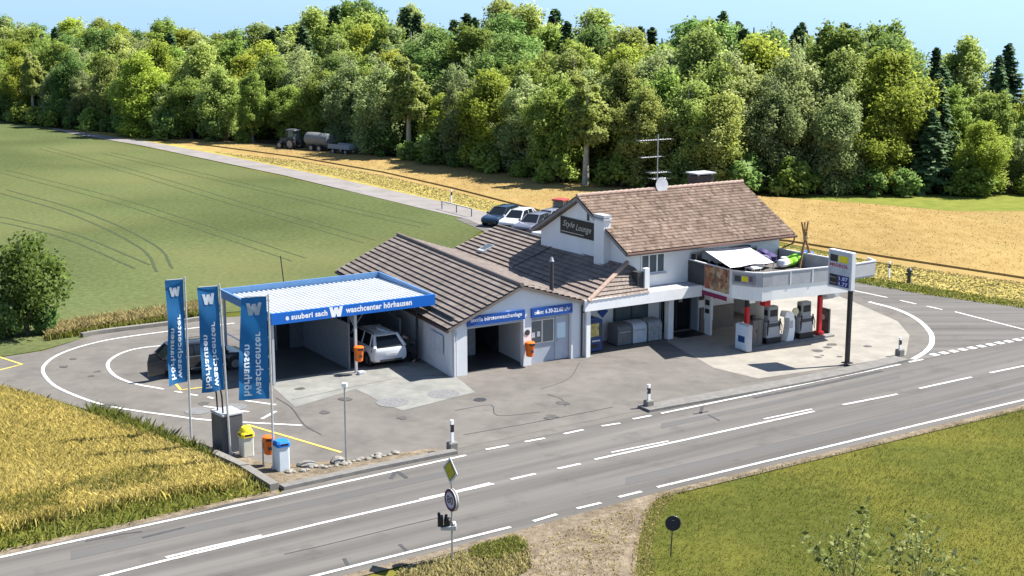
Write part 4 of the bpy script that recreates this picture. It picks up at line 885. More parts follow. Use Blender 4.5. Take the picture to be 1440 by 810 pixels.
b = MB(); b.hull8([(.2, -.3, .36), (.26, -.3, .36), (.26, .3, .36), (.2, .3, .36)], [(.60, -.3, .98), (.66, -.3, .98), (.66, .3, .98), (.60, .3, .98)]); b.build('backrest', M_lgrey, t)
for x, y in ((-.45, -.26), (-.45, .26), (.15, -.26), (.15, .26)): MB().tube([(x, y, 0), (x, y, .349)], .02, 6).build('leg', M_whitepaint, t)
t = thing('wooden_trestle', 'wooden frame of crossed poles standing on the terrace', 'wooden frame', TL(1131, 374, -1.0), BROT)
for x0, y0, x1, y1 in ((-.62, -.3, .25, .1), (.45, -.35, -.22, .12), (.15, .6, .0, -.15), (.75, .25, -.1, .0)):
    b = MB(); b.tube([(x0, y0, 0), (x1*.3+x0*.0, y1*.3, 1.75), (x1, y1, 2.5)], [.06, .06, .05], 7); b.build('pole', M_wood, t)
b = MB(); b.tube([(.0, .0, 1.45), (.06, .02, 1.65), (.02, .0, 1.95)], [.13, .16, .10], 8); b.build('lashing', mat('rope_fibre', (.45, .30, .13), var=.2, scale=15), t)
def planter(loc, label, n=120, seed=3, ln=1.7):
    t = thing('planter', label, 'planter', loc, BROT)
    b = MB(); b.box(-.2, -ln/2, 0, .2, ln/2, .55); b.build('box', M_dark, t)
    r2 = np.random.default_rng(seed); c = np.stack([r2.uniform(-.25, .25, n), r2.uniform(-ln/2, ln/2, n), r2.uniform(.45, .72, n)], 1)
    d = r2.normal(size=(n, 3)); d /= np.linalg.norm(d, axis=1)[:, None]; e = np.cross(d, r2.normal(size=(n, 3))); e /= np.linalg.norm(e, axis=1)[:, None]
    vs = np.stack([c-d*.14, c+e*.08, c+d*.14, c-e*.08], 1).reshape(-1, 3)
    me = np_mesh('foliage', vs, 4, M_planter, r2.random(n)); o = bpy.data.objects.new('foliage', me); COL.objects.link(o); o.parent = t
M_planter = leaf_mat('planter_leaf', (.012, .02, .012), (.02, .035, .015), (.04, .05, .02), .1, .2)
planter(W(A2[0]+.35, -.1, ZT+.02), 'dark planter with low dark foliage behind the cloth-covered terrace railing')
planter(W(A2[0]+.35, -1.9, ZT+.02), 'dark planter with low dark foliage behind the food banner', seed=5)
# =================================================================== THINGS ROUND THE YARD
M_flag = mat('flag_cloth', (0.020, 0.150, 0.36), rough=.8, var=.06)
_n = M_flag.node_tree.nodes; _l = M_flag.node_tree.links; _t = _n.new('ShaderNodeBsdfTranslucent'); _m = _n.new('ShaderNodeMixShader'); _m.inputs[0].default_value = .45
_l.new(_n['Principled BSDF'].inputs['Base Color'].links[0].from_socket, _t.inputs['Color']); _l.new(_n['Principled BSDF'].outputs[0], _m.inputs[1]); _l.new(_t.outputs[0], _m.inputs[2]); _l.new(_m.outputs[0], _n['Material Output'].inputs[0])
M_flagtxt = mat('flag_print', (.68, .73, .78), rough=.8, var=.03)
def flag(base, lean, top_h, wid, hgt, twist, amp, ph, bulge, label):
    t = thing('flag', label, 'flag', base, 0, 'banner flags on poles by the yard')
    lx = lean
    b = MB(); b.tube([(0, 0, 0), (lx*.5, 0, top_h*.5), (lx, 0, top_h)], [.05, .045, .035], 8); b.cyl(0, 0, 0, .12, .1, 10); b.build('pole', M_alu, t, smooth=True)
    zt = top_h-.08; ca, sa = math.cos(twist), math.sin(twist)
    b = MB(); b.tube([(lx, 0, zt), (lx-wid*ca, wid*sa, zt+.03)], .016, 5); b.build('crossbar', M_alu, t)
    b = MB()
    for k in range(6):
        z = zt-.15-k*(hgt-.4)/5; x = lx*z/top_h
        b.box(x-.06, -.02, z-.02, x+.05, .02, z+.02)
    b.build('clip', M_alu, t)
    def pos(s, z):     # s distance from the pole edge (0..wid), z down from top (0..hgt)
        f = z/hgt; xx = lx*(zt-z)/top_h
        d = s*(1-.10*math.sin(f*math.pi)) + bulge*(s/wid)*math.sin(min(1, f*1.15)*math.pi*.62)
        wv = amp*math.sin(f*9+ph+s*1.6)*(s/wid)*(.3+f) + .05*math.sin(s*7+ph*2+f*4)*f
        return Vector((xx-.07-d*ca+wv*sa*.6, d*sa+wv*ca, zt-z+ .10*(s/wid)*(1-f)*0 - .05*(s/wid)*f))
    nx, nz_ = 14, 44; vs = [pos(wid*i/nx, hgt*j/nz_) for j in range(nz_+1) for i in range(nx+1)]
    b = MB(); b.add(vs, [(j*(nx+1)+i, j*(nx+1)+i+1, (j+1)*(nx+1)+i+1, (j+1)*(nx+1)+i) for j in range(nz_) for i in range(nx)])
    cl = b.build('cloth', M_flag, t, smooth=True)
    def wrap(o):
        for v in o.data.vertices:
            s, z = v.co.x, v.co.y; p = pos(s, z); q1 = pos(s+.02, z); q2 = pos(s, z+.02)
            nn = (q1-p).cross(q2-p).normalized()
            if nn.y > 0: nn = -nn
            v.co = p+nn*.022
    # lettering is seen from the back: mirrored, running upwards
    o = text(cl, 'waschcenter', (wid*.44, hgt*.955, 0), (0, -1, 0), (-1, 0, 0), hgt*.62, wid*.26, M_flagtxt, bold=.02); subdiv(o); wrap(o)
    o = text(cl, 'hörhausen', (wid*.83, hgt*.955, 0), (0, -1, 0), (-1, 0, 0), hgt*.50, wid*.26, M_flagtxt, bold=.02); subdiv(o); wrap(o)
    b = MB(); ww = wid*.30; b.prism([(wid*.5+p[0]*ww, hgt*.115-p[1]*ww*.85) for p in WPOLY], 'z', 0, .001)
    o = b.build('emblem', M_flagtxt, cl); subdiv(o); wrap(o)
def subdiv(o):
    bm = bmesh.new(); bm.from_mesh(o.data); bmesh.ops.triangulate(bm, faces=bm.faces)
    for _ in range(2):
        es = [e for e in bm.edges if e.calc_length() > .10]
        if es: bmesh.ops.subdivide_edges(bm, edges=es, cuts=1); bmesh.ops.triangulate(bm, faces=bm.faces)
    bm.to_mesh(o.data); bm.free()
flag(P(269, 622), .04, 7.0, .76, 4.3, R(-34), .20, .3, .05, 'blue banner flag on the pole farthest back, standing at the end of the flag row')
flag(P(324, 640), -.16, 7.05, .84, 4.2, R(-30), .22, 2.1, .10, 'blue banner flag in the middle, its pole rising behind the grey vacuum cabinet')
flag(P(385, 660), .02, 7.0, .95, 4.05, R(-14), .18, 4.0, .26, 'widest blue banner flag, nearest the road, its pole beside the blue-lidded bin')

# vacuum station
t = thing('vacuum_station', 'tall dark grey vacuum cabinet with two hoses by the flagpoles', 'vacuum station', P(321, 634), R(38))
b = MB(); b.rbox(-.46, -.5, .06, .46, .5, 1.62, .04); b.build('cabinet', mat('vacuum_grey', (.075, .08, .095), rough=.45, var=.05), t)
b = MB(); b.rbox(-.48, -.52, 1.622, .48, .52, 1.72, .04); b.build('lid', mat('vacuum_lid', (.38, .40, .43), rough=.4), t)
b = MB(); b.box(.461, -.36, .25, .478, .36, 1.5); pn = b.build('front_panel', mat('vacuum_front', (.36, .38, .41), rough=.4), t)
b = MB()
for z in (1.25, 1.33, 1.41): b.box(.479, -.25, z, .488, .25, z+.03)
b.build('slot', M_dark, pn)
for y in (-.28, .2):
    b = MB(); b.tube([(-.3, y, 1.72), (-.32, y, 2.4), (-.38, y+.05, 2.95), (-.2, y+.1, 3.0)], .035, 7); b.build('hose_arm', M_black, t, smooth=True)
b = MB(); b.tube([(.50, -.3, .5), (.56, -.3, .2), (.56, -.1, .1), (.52, .2, .15), (.5, .2, .6)], .04, 7); b.build('hose', M_black, t, smooth=True)
b = MB(); b.box(-.55, -.6, 0, .55, .6, .06); b.build('base', M_conc, t)

def square_bin(name, label, loc, cbody, clid, h=1.05, rz=R(33)):
    t = thing(name, label, 'bin', loc, rz)
    b = MB(); b.rbox(-.24, -.24, .03, .24, .24, h-.22, .05, top=False); b.box(-.2, -.2, 0, .2, .2, .029); b.build('body', cbody, t)
    b = MB(); b.rbox(-.28, -.28, h-.219, .28, .28, h, .08); b.build('lid', clid, t)
    b = MB(); b.box(-.285, -.16, h-.16, -.262, .16, h-.08); b.box(-.16, -.285, h-.16, .16, -.262, h-.08); b.build('slot', M_black, t)
    return t
t = square_bin('recycling_bin', 'cream bin with a domed yellow lid beside the vacuum cabinet', P(347, 641), mat('cream_bin', (.55, .54, .45), var=.06), M_yellow)
b = MB(); b.lathe([(.27, 1.0), (.25, 1.12), (.17, 1.22), (.03, 1.25)], 18); b.build('lid_dome', M_yellow, t, smooth=True)
square_bin('recycling_bin', 'white and pale blue bin with a bright blue lid next to the road kerb', P(397, 661), mat('white_bin', (.60, .66, .70), var=.04), mat('blue_lid', (.01, .17, .60)), 1.22)
M_orange2 = mat('orange_bin', (.75, .15, .012), rough=.45, var=.06)
def litter_bin(loc, label, post=True, rz=0.0, z=.62, gname='orange litter bins'):
    t = thing('litter_bin', label, 'litter bin', loc, rz, gname)
    if post: MB().tube([(-.24, 0, 0), (-.24, 0, z+.5)], .035, 7).build('post', M_steel, t)
    b = MB(); b.lathe([(.14, z-.1), (.19, z-.06), (.225, z+.5), (.235, z+.52), (.20, z+.52), (.19, z+.3), (.02, z+.3)], 16); b.build('bucket', M_orange2, t, smooth=True)
    b = MB(); b.lathe([(.238, z+.44), (.25, z+.46), (.25, z+.62), (.18, z+.66), (.10, z+.66)], 16); hd = b.build('hood', M_orange2, t, smooth=True)
    b = MB(); b.box(-.14, -.256, z+.49, .14, -.21, z+.58); b.build('opening', M_black, hd)
    b = MB(); b.box(-.07, -.236, z+.12, .07, -.205, z+.26); b.build('sticker', M_dark, t)
    return t
litter_bin(P(379, 655), 'orange litter bin on its own post between the two square bins', True, R(20), .58)
litter_bin(W(-3.62, 2.85, .03), 'orange litter bin fixed on the middle post of the wash carport', False, BROT, .75)
litter_bin(W(4.30, -.26, .05), 'orange litter bin on the white pier between the car wash bay and the office window', False, BROT, .6)
for loc, z0, lab in ((W(-3.62, 2.85, .02), .65, 'carport'), (W(4.3, -.26, .02), .5, 'pier')): pass
b = MB(); b.lathe([(.04, -.01), (.15, 0), (.15, .015), (.04, .02)], 16, Matrix.Translation((4.30, -.006, 1.72)) @ Matrix.Rotation(R(90), 4, 'X')); tag(b.build('round_sign', M_dark, loc=O, rotz=BROT), 'small dark round sign above the orange bin on the white pier', 'sign')
b = MB(); b.rbox(-.18, -.14, 0, .18, .14, .16, .04); tag(b.build('concrete_block', M_lgrey, loc=W(-3.55, 2.8, .028), rotz=BROT), 'pale concrete block at the foot of the middle carport post', 'block')

# lamp post
t = thing('lamp_post', 'slim grey lamp post with a small white head by the row of rocks', 'lamp post', P(487, 652))
b = MB(); b.tube([(0, 0, 0), (0, 0, 3.15)], [.045, .035], 8); b.build('post', M_steel, t)
b = MB(); b.rbox(-.11, -.08, 3.151, .11, .08, 3.32, .03); b.build('lamp_head', M_whitepaint, t)
# thin pole behind the carport
b = MB(); b.tube([(.2, 0, 0), (0, 0, 2.0), (-.22, 0, 4.3)], .03, 6); t = b.build('pole', M_dark, loc=W(-3.1, 13.2, 0)); tag(t, 'thin dark leaning pole standing in the green field behind the wash carport', 'pole')

# rocks along the kerb
rp = random.Random(5)
def rock(loc, r_, label, group=None, m=None):
    b = MB(); M = Matrix.Rotation(rp.random()*6, 4, 'Z') @ Matrix.Scale(rp.uniform(.55, .8), 4, (0, 0, 1))
    n = 9; prof = []
    vs = []
    for i in range(6):
        f = i/5; z = r_*(-.3+1.25*f); rad = r_*math.sqrt(max(.02, 1-(1.7*f-.75)**2*.9))
        for k in range(n):
            a = 2*math.pi*k/n; q = rad*rp.uniform(.78, 1.15); vs.append(M @ Vector((q*math.cos(a)*1.25, q*math.sin(a), z)))
    fs = [(i*n+k, i*n+(k+1) % n, (i+1)*n+(k+1) % n, (i+1)*n+k) for i in range(5) for k in range(n)]+[tuple(range(n-1, -1, -1)), tuple(5*n+k for k in range(n))]
    b.add(vs, fs)
    return tag(b.build('rock', m or M_rock, loc=loc), label, 'rock', group)
M_rock = mat('field_stone', (.14, .13, .115), rough=.95, c2=(.34, .32, .28), scale=5, bump=.5, bscale=12)
line = [P(405, 666), P(440, 660), P(485, 652), P(520, 645), P(560, 637)]
for i in range(26):
    f = i/25*4; k = min(3, int(f)); p = line[k].lerp(line[k+1], f-k) + Vector((rp.uniform(-.1, .1), rp.uniform(-.2, .2), 0)); p.z = .03
    rock(p, rp.uniform(.07, .16), 'small rough field stone in the row along the kerb by the lamp post', 'stones in the row along the kerb')
rock(P(475, 650), .32, 'largest pale rock at the foot of the slim grey lamp post')
rock(P(432, 655), .34, 'flat dark-sided stone near the blue-lidded bin', None, M_conc)
for p, lab in ((P(212, 443), 'white marker stone on the edging below the farthest banner flag'), (P(240, 450), 'white marker stone on the edging between the two rear banner flags')):
    b = MB(); b.rbox(-.14, -.12, 0, .14, .12, .3, .03); tag(b.build('marker_stone', M_lgrey, loc=p), lab, 'marker stone')

# delineator posts
def delineator(loc, label, h=1.15, block=True):
    t = thing('delineator_post', label, 'road marker post', loc, BROT, 'white and black road marker posts')
    b = MB(); b.prism([(-.06, -.05), (.06, -.05), (.06, .05), (0, .09), (-.06, .05)], 'z', .15 if block else 0, h*.62); b.prism([(-.06, -.05), (.06, -.05), (.06, .05), (0, .09), (-.06, .05)], 'z', h*.86, h); b.build('post', M_whitepaint, t)
    b = MB(); b.prism([(-.062, -.052), (.062, -.052), (.062, .052), (0, .092), (-.062, .052)], 'z', h*.621, h*.859); bd = b.build('black_band', M_black, t)
    b = MB(); b.box(-.075, -.03, h*.68, -.063, .03, h*.80); b.build('reflector', M_lgrey, bd)
    if block: MB().rbox(-.2, -.17, 0, .2, .17, .38, .04).build('base', M_conc, t)
delineator(P(636, 634), 'white and black marker post on a concrete block behind the road signs', 1.3)
delineator(P(912, 574), 'white and black marker post at the left end of the forecourt kerb', 1.1)
delineator(P(1265, 501), 'white and black marker post at the right end of the forecourt kerb', 1.0)
delineator(P(1250, 391), 'white and black marker post on the mown verge beyond the side road', 1.1, False)
delineator(P(635, 287), 'distant white marker post beside the farm road', 1.3, False)
t = thing('hydrant', 'dark hydrant on the verge across the side road', 'hydrant', P(1278, 398))
b = MB(); b.cyl(0, 0, 0, .75, .12, 10); b.lathe([(.18, .75), (.2, .85), (.12, .98), (.02, 1.02)], 12); b.tube([(-.24, 0, .6), (.24, 0, .6)], .07, 8); b.build('body', M_dark, t, smooth=True)

# manhole covers
for (x, y, r_, lab) in ((552, 566, .75, 'large grey round manhole cover on the concrete apron, nearer the lamp post'), (624, 554, .75, 'large grey round manhole cover on the concrete apron, nearer the car wash hall'), (675, 562, .3, 'small dark manhole cover in the asphalt beside the concrete apron'), (277, 578, .55, 'dark round manhole cover in the yard under the farthest banner flag'), (330, 572, .55, 'dark round manhole cover in the yard behind the vacuum cabinet')):
    b = MB(); b.lathe([(r_, 0), (r_, .008), (r_*.93, .010), (r_*.9, .007), (.02, .007)], 28); tag(b.build('manhole_cover', mat('cover_grey', (.17, .17, .17), var=.2, scale=6) if r_ > .5 else M_dark, loc=P(x, y, .0245)), lab, 'manhole cover')

# low barrier by the farm road
t = thing('barrier_rail', 'low thin grey barrier rail beside the farm road near the parked cars', 'barrier', W(26.9, 44.9, 0), BROT)
b = MB(); b.box(-.03, -.1, .66, .03, 5.4, .74); b.build('rail', M_lgrey, t)
for y in (0, 2.6, 5.2): MB().box(-.03, y-.03, 0, .03, y+.03, .659).build('post', M_dark, t)

# road signs
t = thing('road_sign', 'priority road and speed limit signs on one post beside the gravel lay-by', 'road sign', P(636, 791))
b = MB(); b.tube([(0, 0, 0), (0, 0, 3.35)], .032, 8); b.build('post', M_steel, t)
face = R(98)         # plates face along the road (towards the left)
fd = Vector((-math.cos(R(33)), -math.sin(R(33)), 0)); fs_ = Vector((-fd.y, fd.x, 0))
def plate(pts, z, off, th, m, name, parent): 
    b = MB(); n = len(pts); vs = [fs_*p[0]+Vector((0, 0, z+p[1]))+fd*off for p in pts]+[fs_*p[0]+Vector((0, 0, z+p[1]))+fd*(off+th) for p in pts]
    b.add(vs, [tuple(range(n-1, -1, -1)), tuple(range(n, 2*n))]+[(i, (i+1) % n, n+(i+1) % n, n+i) for i in range(n)]); return b.build(name, m, parent)
dm = lambda s: [(-s, 0), (0, -s), (s, 0), (0, s)]
cc = lambda r_, n=28: [(r_*math.cos(2*math.pi*i/n), r_*math.sin(2*math.pi*i/n)) for i in range(n)]
p1 = plate(dm(.46), 3.15, .035, .02, mat('sign_white', (.62, .62, .60)), 'diamond_plate', t)
plate(dm(.36), 3.15, .056, .004, M_dark, 'border', p1); plate(dm(.32), 3.15, .061, .004, mat('shaded_yellow', (.42, .36, .02)), 'face', p1)  # yellow face with the shade mixed into its colour
for off in (.035, -.055):
    p2 = plate(cc(.38), 2.15, off, .02, mat('sign_white', (.6, .6, .6)), 'round_plate', t); s = 1 if off > 0 else -1
    plate(cc(.37), 2.15, off+(.021 if s > 0 else -.005), .004, mat('sign_plum', (.10, .02, .06)), 'border', p2); plate(cc(.27), 2.15, off+(.026 if s > 0 else -.010), .004, mat('sign_pale_violet', (.42, .40, .50)), 'face', p2)
    if s > 0: text(p2, '80', fd*.068+fs_*(-.19)*1+Vector((0, 0, 2.02)), fs_, (0, 0, 1), .38, .27, M_black, bold=.02)
t2 = thing('traffic_counter', 'black traffic counting device on a white bracket halfway up the road sign post', 'traffic counter', P(636, 791)+Vector((0, 0, 1.15)))
b = MB(); b.hull8([(-.36, -.12, 0), (.14, -.14, 0), (.14, .10, 0), (-.36, .12, 0)], [(-.36, -.14, .10), (.14, -.16, .16), (.14, .12, .16), (-.36, .14, .10)]); b.build('bracket', M_lgrey, t2)
b = MB(); b.rbox(-.46, -.12, .12, -.28, .12, .46, .03); b.rbox(-.26, -.12, .15, -.04, .12, .38, .04); b.tube([(-.42, 0, .46), (-.42, 0, .56)], .05, 8); b.tube([(-.2, 0, .38), (-.18, 0, .5)], .05, 8); b.build('device', M_black, t2)
b = MB(); b.box(.04, -.12, .17, .12, .08, .24); b.build('battery', M_whitepaint, t2)
t = thing('road_sign', 'small round sign seen from its dark back at the edge of the lawn', 'road sign', P(943, 783))
b = MB(); b.tube([(0, 0, 0), (.05, 0, 1.3)], .022, 6); b.build('post', M_dark, t)
b = MB(); b.lathe([(.01, -.012), (.25, -.012), (.26, 0), (.25, .012), (.01, .012)], 26, Matrix.Translation((.05, -.035, 1.18)) @ Matrix.Rotation(R(84), 4, 'X')); b.build('plate', mat('sign_back', (.018, .018, .035), rough=.4), t)
b = MB(); b.box(.0, -.075, 1.05, .10, -.052, 1.08); b.box(.0, -.075, 1.26, .10, -.052, 1.29); b.build('clamp', M_dark, t)

# =================================================================== VEHICLES
def wheel(parent, x, y, r_, w_, side):
    M = Matrix.Translation((x, y, r_)) @ Matrix.Rotation(R(90), 4, 'X')
    t = MB().lathe([(r_*.6, -w_/2), (r_*.95, -w_/2), (r_, -w_*.3), (r_, w_*.3), (r_*.95, w_/2), (r_*.6, w_/2)], 22, M).build('wheel', M_rubber, parent, smooth=True)
    MB().lathe([(r_*.1, -w_/2-.006), (r_*.62, -w_/2-.004), (r_*.64, 0), (r_*.62, w_/2+.004), (r_*.1, w_/2+.006)], 14, M).build('rim', M_rim, t)
M_rim = mat('alloy_rim', (.22, .22, .23), rough=.35, metal=.6)
M_tail = mat('tail_lamp_glass', (.10, .006, .008), rough=.15)
M_head = mat('head_lamp_glass', (.45, .47, .48), rough=.1)
def car(label, loc, rz, paint, Lc=4.5, Wc=1.84, H=1.6, kind='suv', group=None, doors=None, name='car'):
    t = thing(name, label, 'car', loc, rz, group)
    hw = Wc/2; hl = Lc/2; belt = H*(.62 if kind == 'suv' else .60); hood = H*.57
    def sec(x, zl, zt, w_, k=.9):
        return [Vector(p) for p in ((x, -w_*.84, zl), (x, -w_*.98, zl+.10), (x, -w_, zl+(zt-zl)*.5), (x, -w_*.97, zt-.07), (x, -w_*k, zt), (x, w_*k, zt), (x, w_*.97, zt-.07), (x, w_, zl+(zt-zl)*.5), (x, w_*.98, zl+.10), (x, w_*.84, zl))]
    S = [(-hl, .46, belt-.10, hw*.80), (-hl+.05, .36, belt-.02, hw*.90), (-hl+.25, .28, belt, hw*.97), (-hl+.7, .24, belt+.01, hw), (-.4, .22, belt+.01, hw), (hl-1.75, .22, belt, hw), (hl-1.25, .22, hood+.04, hw*.99), (hl-.6, .24, hood-.03, hw*.97), (hl-.2, .28, hood-.10, hw*.90), (hl-.04, .34, hood-.20, hw*.80), (hl, .42, hood-.30, hw*.70)]
    MB().loft([sec(*s) for s in S]).build('body', paint, t, smooth=True)
    # greenhouse
    rb = -hl+(.14 if kind == 'suv' else .30); rf = hl-1.15; tb = -hl+(.66 if kind == 'suv' else .85); tf = hl-2.0; tm = (tb+tf)/2
    def gs(x0, x1, z0, z1, wl, wu): pass
    wl, wu = hw*.92, hw*.63
    base = [(rb, -wl*.93, belt-.02), (rf, -wl*.90, belt-.03), (rf, wl*.90, belt-.03), (rb, wl*.93, belt-.02)]
    top = [(tb, -wu, H-.07), (tf, -wu, H-.06), (tf, wu, H-.06), (tb, wu, H-.07)]
    MB().hull8(base, top).build('window', M_glass, t)
    rfl = MB(); rs = []
    for f in (0, .12, .5, .88, 1.0):
        x = (tb-.07)+(tf+.07-tb+.07)*f; zz = H-.06+.06*math.sin(math.pi*min(1, max(0, f*.8+.15))); e = .04 if f in (0, 1.0) else 0
        rs.append([Vector(p) for p in ((x, -wu-.03+e, zz-.05), (x, -wu*.8, zz), (x, 0, zz+.015), (x, wu*.8, zz), (x, wu+.03-e, zz-.05), (x, 0, zz-.06))])
    rfl.loft(rs).build('roof', paint, t, smooth=True)
    for s in (-1, 1):
        B = [Vector(q) for q in base]; T = [Vector(q) for q in top]
        i0, i1 = (0, 1) if s < 0 else (3, 2)
        for pa, pb_, ra in ((B[i0], T[i0], [.10, .08]), (B[i1], T[i1], [.05, .045]), (B[i0].lerp(B[i1], .47), T[i0].lerp(T[i1], .55), .04), (B[i0].lerp(B[i1], .16), T[i0].lerp(T[i1], .10), .06)):
            MB().tube([pa, pb_], ra, 6).build('pillar', paint, t)
    if kind == 'suv':
        for s in (-1, 1): MB().tube([(tb+.1, s*(wu-.02), H-.02), (tb+.2, s*(wu-.02), H+.03), (tf-.25, s*(wu-.02), H+.03), (tf-.1, s*(wu-.02), H-.02)], .02, 6).build('roof_rail', M_dark, t)
        MB().hull8([(tb-.16, -wu*.9, H-.09), (tb+.04, -wu*.9, H-.07), (tb+.04, wu*.9, H-.07), (tb-.16, wu*.9, H-.09)], [(tb-.18, -wu*.88, H-.05), (tb+.04, -wu*.9, H-.005), (tb+.04, wu*.9, H-.005), (tb-.18, wu*.88, H-.05)]).build('spoiler', paint, t)
    for x in (-hl+.85, hl-.88):
        for s in (-1, 1):
            M = Matrix.Translation((x, s*(hw-.09), .35)) @ Matrix.Rotation(R(90), 4, 'X')
            MB().lathe([(.30, -.098), (.40, -.098), (.40, .098), (.30, .098)], 20, M).build('wheel_arch', M_black, t)
            wheel(t, x, s*(hw-.10), .33, .23, s)
    for s in (-1, 1):
        MB().hull8([(-hl+.0, s*hw*.50, belt-.24), (-hl+.32, s*hw*.985, belt-.24), (-hl+.30, s*hw*.95, belt-.20), (-hl+.2, s*hw*.5, belt-.2)], [(-hl+.02, s*hw*.52, belt-.10), (-hl+.34, s*hw*.99, belt-.10), (-hl+.30, s*hw*.95, belt-.08), (-hl+.2, s*hw*.5, belt-.09)]).build('tail_light', M_tail, t)
        MB().hull8([(hl-.08, s*hw*.48, hood-.30), (hl-.34, s*hw*.94, hood-.26), (hl-.40, s*hw*.9, hood-.26), (hl-.3, s*hw*.5, hood-.3)], [(hl-.14, s*hw*.50, hood-.18), (hl-.42, s*hw*.93, hood-.13), (hl-.44, s*hw*.88, hood-.14), (hl-.34, s*hw*.5, hood-.18)]).build('headlight', M_head, t)
        MB().rbox(rf-.42, s*hw*.97 if s > 0 else s*hw*.97-.16, belt+.0, rf-.26, s*hw*.97+.16 if s > 0 else s*hw*.97, belt+.15, .03).build('mirror', paint, t)
        MB().box(-.8, s*(hw*.985)-.015, .24, hl-1.35, s*(hw*.985)+.015, .34).build('sill', M_dark, t)
    MB().box(-hl-.012, -.27, .62, -hl+.03, .27, .74).build('number_plate', M_lgrey, t)
    MB().box(-hl-.02, -hw*.62, .36, -hl+.1, hw*.62, .46).build('bumper', M_dark, t)
    MB().box(hl-.08, -hw*.5, .34, hl+.015, hw*.5, .5).build('grille', M_black, t)
    return t
M_carwhite = mat('car_white', (.62, .64, .66), rough=.25, var=.02, coat=.5)
M_carblack = mat('car_black', (.012, .014, .018), rough=.25, var=.05, coat=.5)
M_carblue = mat('car_dark_blue', (.012, .028, .06), rough=.25, var=.05, coat=.5)
M_carsilver = mat('car_silver', (.30, .32, .36), rough=.3, var=.05, metal=.4, coat=.5)
M_cargrey = mat('car_slate', (.13, .14, .18), rough=.3, var=.05, coat=.5)
p = W(-1.62, 5.55, .03); car('white sport utility car with its tail to the yard in the right wash bay', p, BROT+R(88), M_carwhite, 4.75, 1.92, 1.64)
dc = car('black car with open doors parked beside the wash carport behind the flags', W(-9.85, 7.75, .016), BROT, M_carblack, 4.5, 1.82, 1.55, 'suv')
def open_door(t, hx, s, ang, name='door', ln=1.05, hb=.9, hw=.91):
    d = bpy.data.objects.new(name, None)
    M = Matrix.Translation((hx, s*hw, 0)) @ Matrix.Rotation(ang, 4, 'Z')
    b = MB(); b.box(-ln, -.04, .30, 0, .04, hb, M); b.tube([M @ Vector((-ln, 0, hb)), M @ Vector((-ln*.85, 0, 1.38)), M @ Vector((-.45, 0, 1.40)), M @ Vector((0, 0, hb))], .03, 6)
    o = b.build(name, M_carblack, t)
    b = MB(); b.add([M @ Vector(q) for q in ((-ln, .0, hb), (0, .0, hb), (-.45, .0, 1.38), (-ln*.85, .0, 1.37))], [(0, 1, 2, 3)]); b.build('window', M_glass, o)
open_door(dc, -2.18, -1, R(14), ln=.90, hb=.95, hw=.80); open_door(dc, .95, -1, R(64)); open_door(dc, -.10, -1, R(58), ln=.95)
MB().box(-.9, -.905, .33, .85, -.86, .42).build('sill_plate', M_steel, dc)
MB().box(-1.0, -.925, .45, .85, -.915, .92).build('cabin_opening', M_darkroom, dc)
# cars parked behind the house
def gz(x, y): p = P(x, y); p.z = .022; return p
hd = (P(676, 319)-P(722, 307)); hz = math.atan2(hd.y, hd.x)
car('dark blue car at the left end of the parked row behind the lower roofs', gz(706, 315), hz, M_carblue, 4.4, 1.8, 1.48, 'hatch', 'cars parked behind the building')
car('white car second in the parked row, next to the dark blue one', gz(729, 320), hz+.06, M_carwhite, 4.4, 1.8, 1.5, 'hatch', 'cars parked behind the building')
car('slate grey car between the two white cars of the parked row', gz(751, 326), hz+.02, M_cargrey, 4.3, 1.8, 1.46, 'hatch', 'cars parked behind the building')
car('white car at the right end of the parked row, against the house gable', gz(774, 335), hz+.1, M_carwhite, 4.2, 1.76, 1.5, 'hatch', 'cars parked behind the building')
car('silver car behind the row, between the tractor and the white cars', gz(770, 320), hz-.15, M_carsilver, 4.2, 1.76, 1.46, 'hatch', 'cars parked behind the building')

def tractor(label, loc, rz, paint, roofm, sc_=1.0):
    t = thing('tractor', label, 'tractor', loc, rz); t.scale = (sc_,)*3
    MB().hull8([(.2, -.38, .75), (2.0, -.34, .7), (2.0, .34, .7), (.2, .38, .75)], [(.2, -.36, 1.55), (1.9, -.30, 1.35), (1.9, .30, 1.35), (.2, .36, 1.55)]).build('bonnet', paint, t)
    b = MB(); b.box(-1.1, -.35, .6, 1.9, .35, .85); b.build('chassis', M_dark, t)
    b = MB()
    for x, y in ((-.95, -.6), (-.95, .6), (.3, -.55), (.3, .55)): b.tube([(x, y, 1.2), (x*.85, y, 2.45)], .04, 6)
    cb = b.build('cab_frame', M_dark, t)
    MB().hull8([(-.92, -.58, 1.2), (.28, -.52, 1.2), (.28, .52, 1.2), (-.92, .58, 1.2)], [(-.8, -.56, 2.4), (.22, -.5, 2.4), (.22, .5, 2.4), (-.8, .56, 2.4)]).build('window', M_bglass, cb)
    MB().rbox(-1.05, -.68, 2.451, .45, .68, 2.62, .06).build('roof', roofm, t)
    for s in (-1, 1):
        MB().hull8([(-1.3, s*.55, 1.15), (.1, s*.55, 1.15), (.1, s*.95, 1.15), (-1.3, s*.95, 1.15)], [(-1.15, s*.55, 1.62), (-.15, s*.55, 1.62), (-.15, s*.92, 1.62), (-1.15, s*.92, 1.62)]).build('mudguard', paint, t)
        wheel(t, -.6, s*.85, .78, .42, s); wheel(t, 1.5, s*.72, .50, .30, s)
    MB().tube([(.9, .2, 1.4), (.9, .2, 2.3)], .04, 6).build('exhaust', M_dark, t)
tractor('red-roofed tractor parked on the verge behind the house gable', gz(786, 316), hz, mat('tractor_maroon', (.06, .014, .018)), mat('tractor_roof_red', (.36, .06, .05)), .80)
tp = P(411, 210); tq = P(480, 216); tr_ = math.atan2((tp-tq).y, (tp-tq).x)
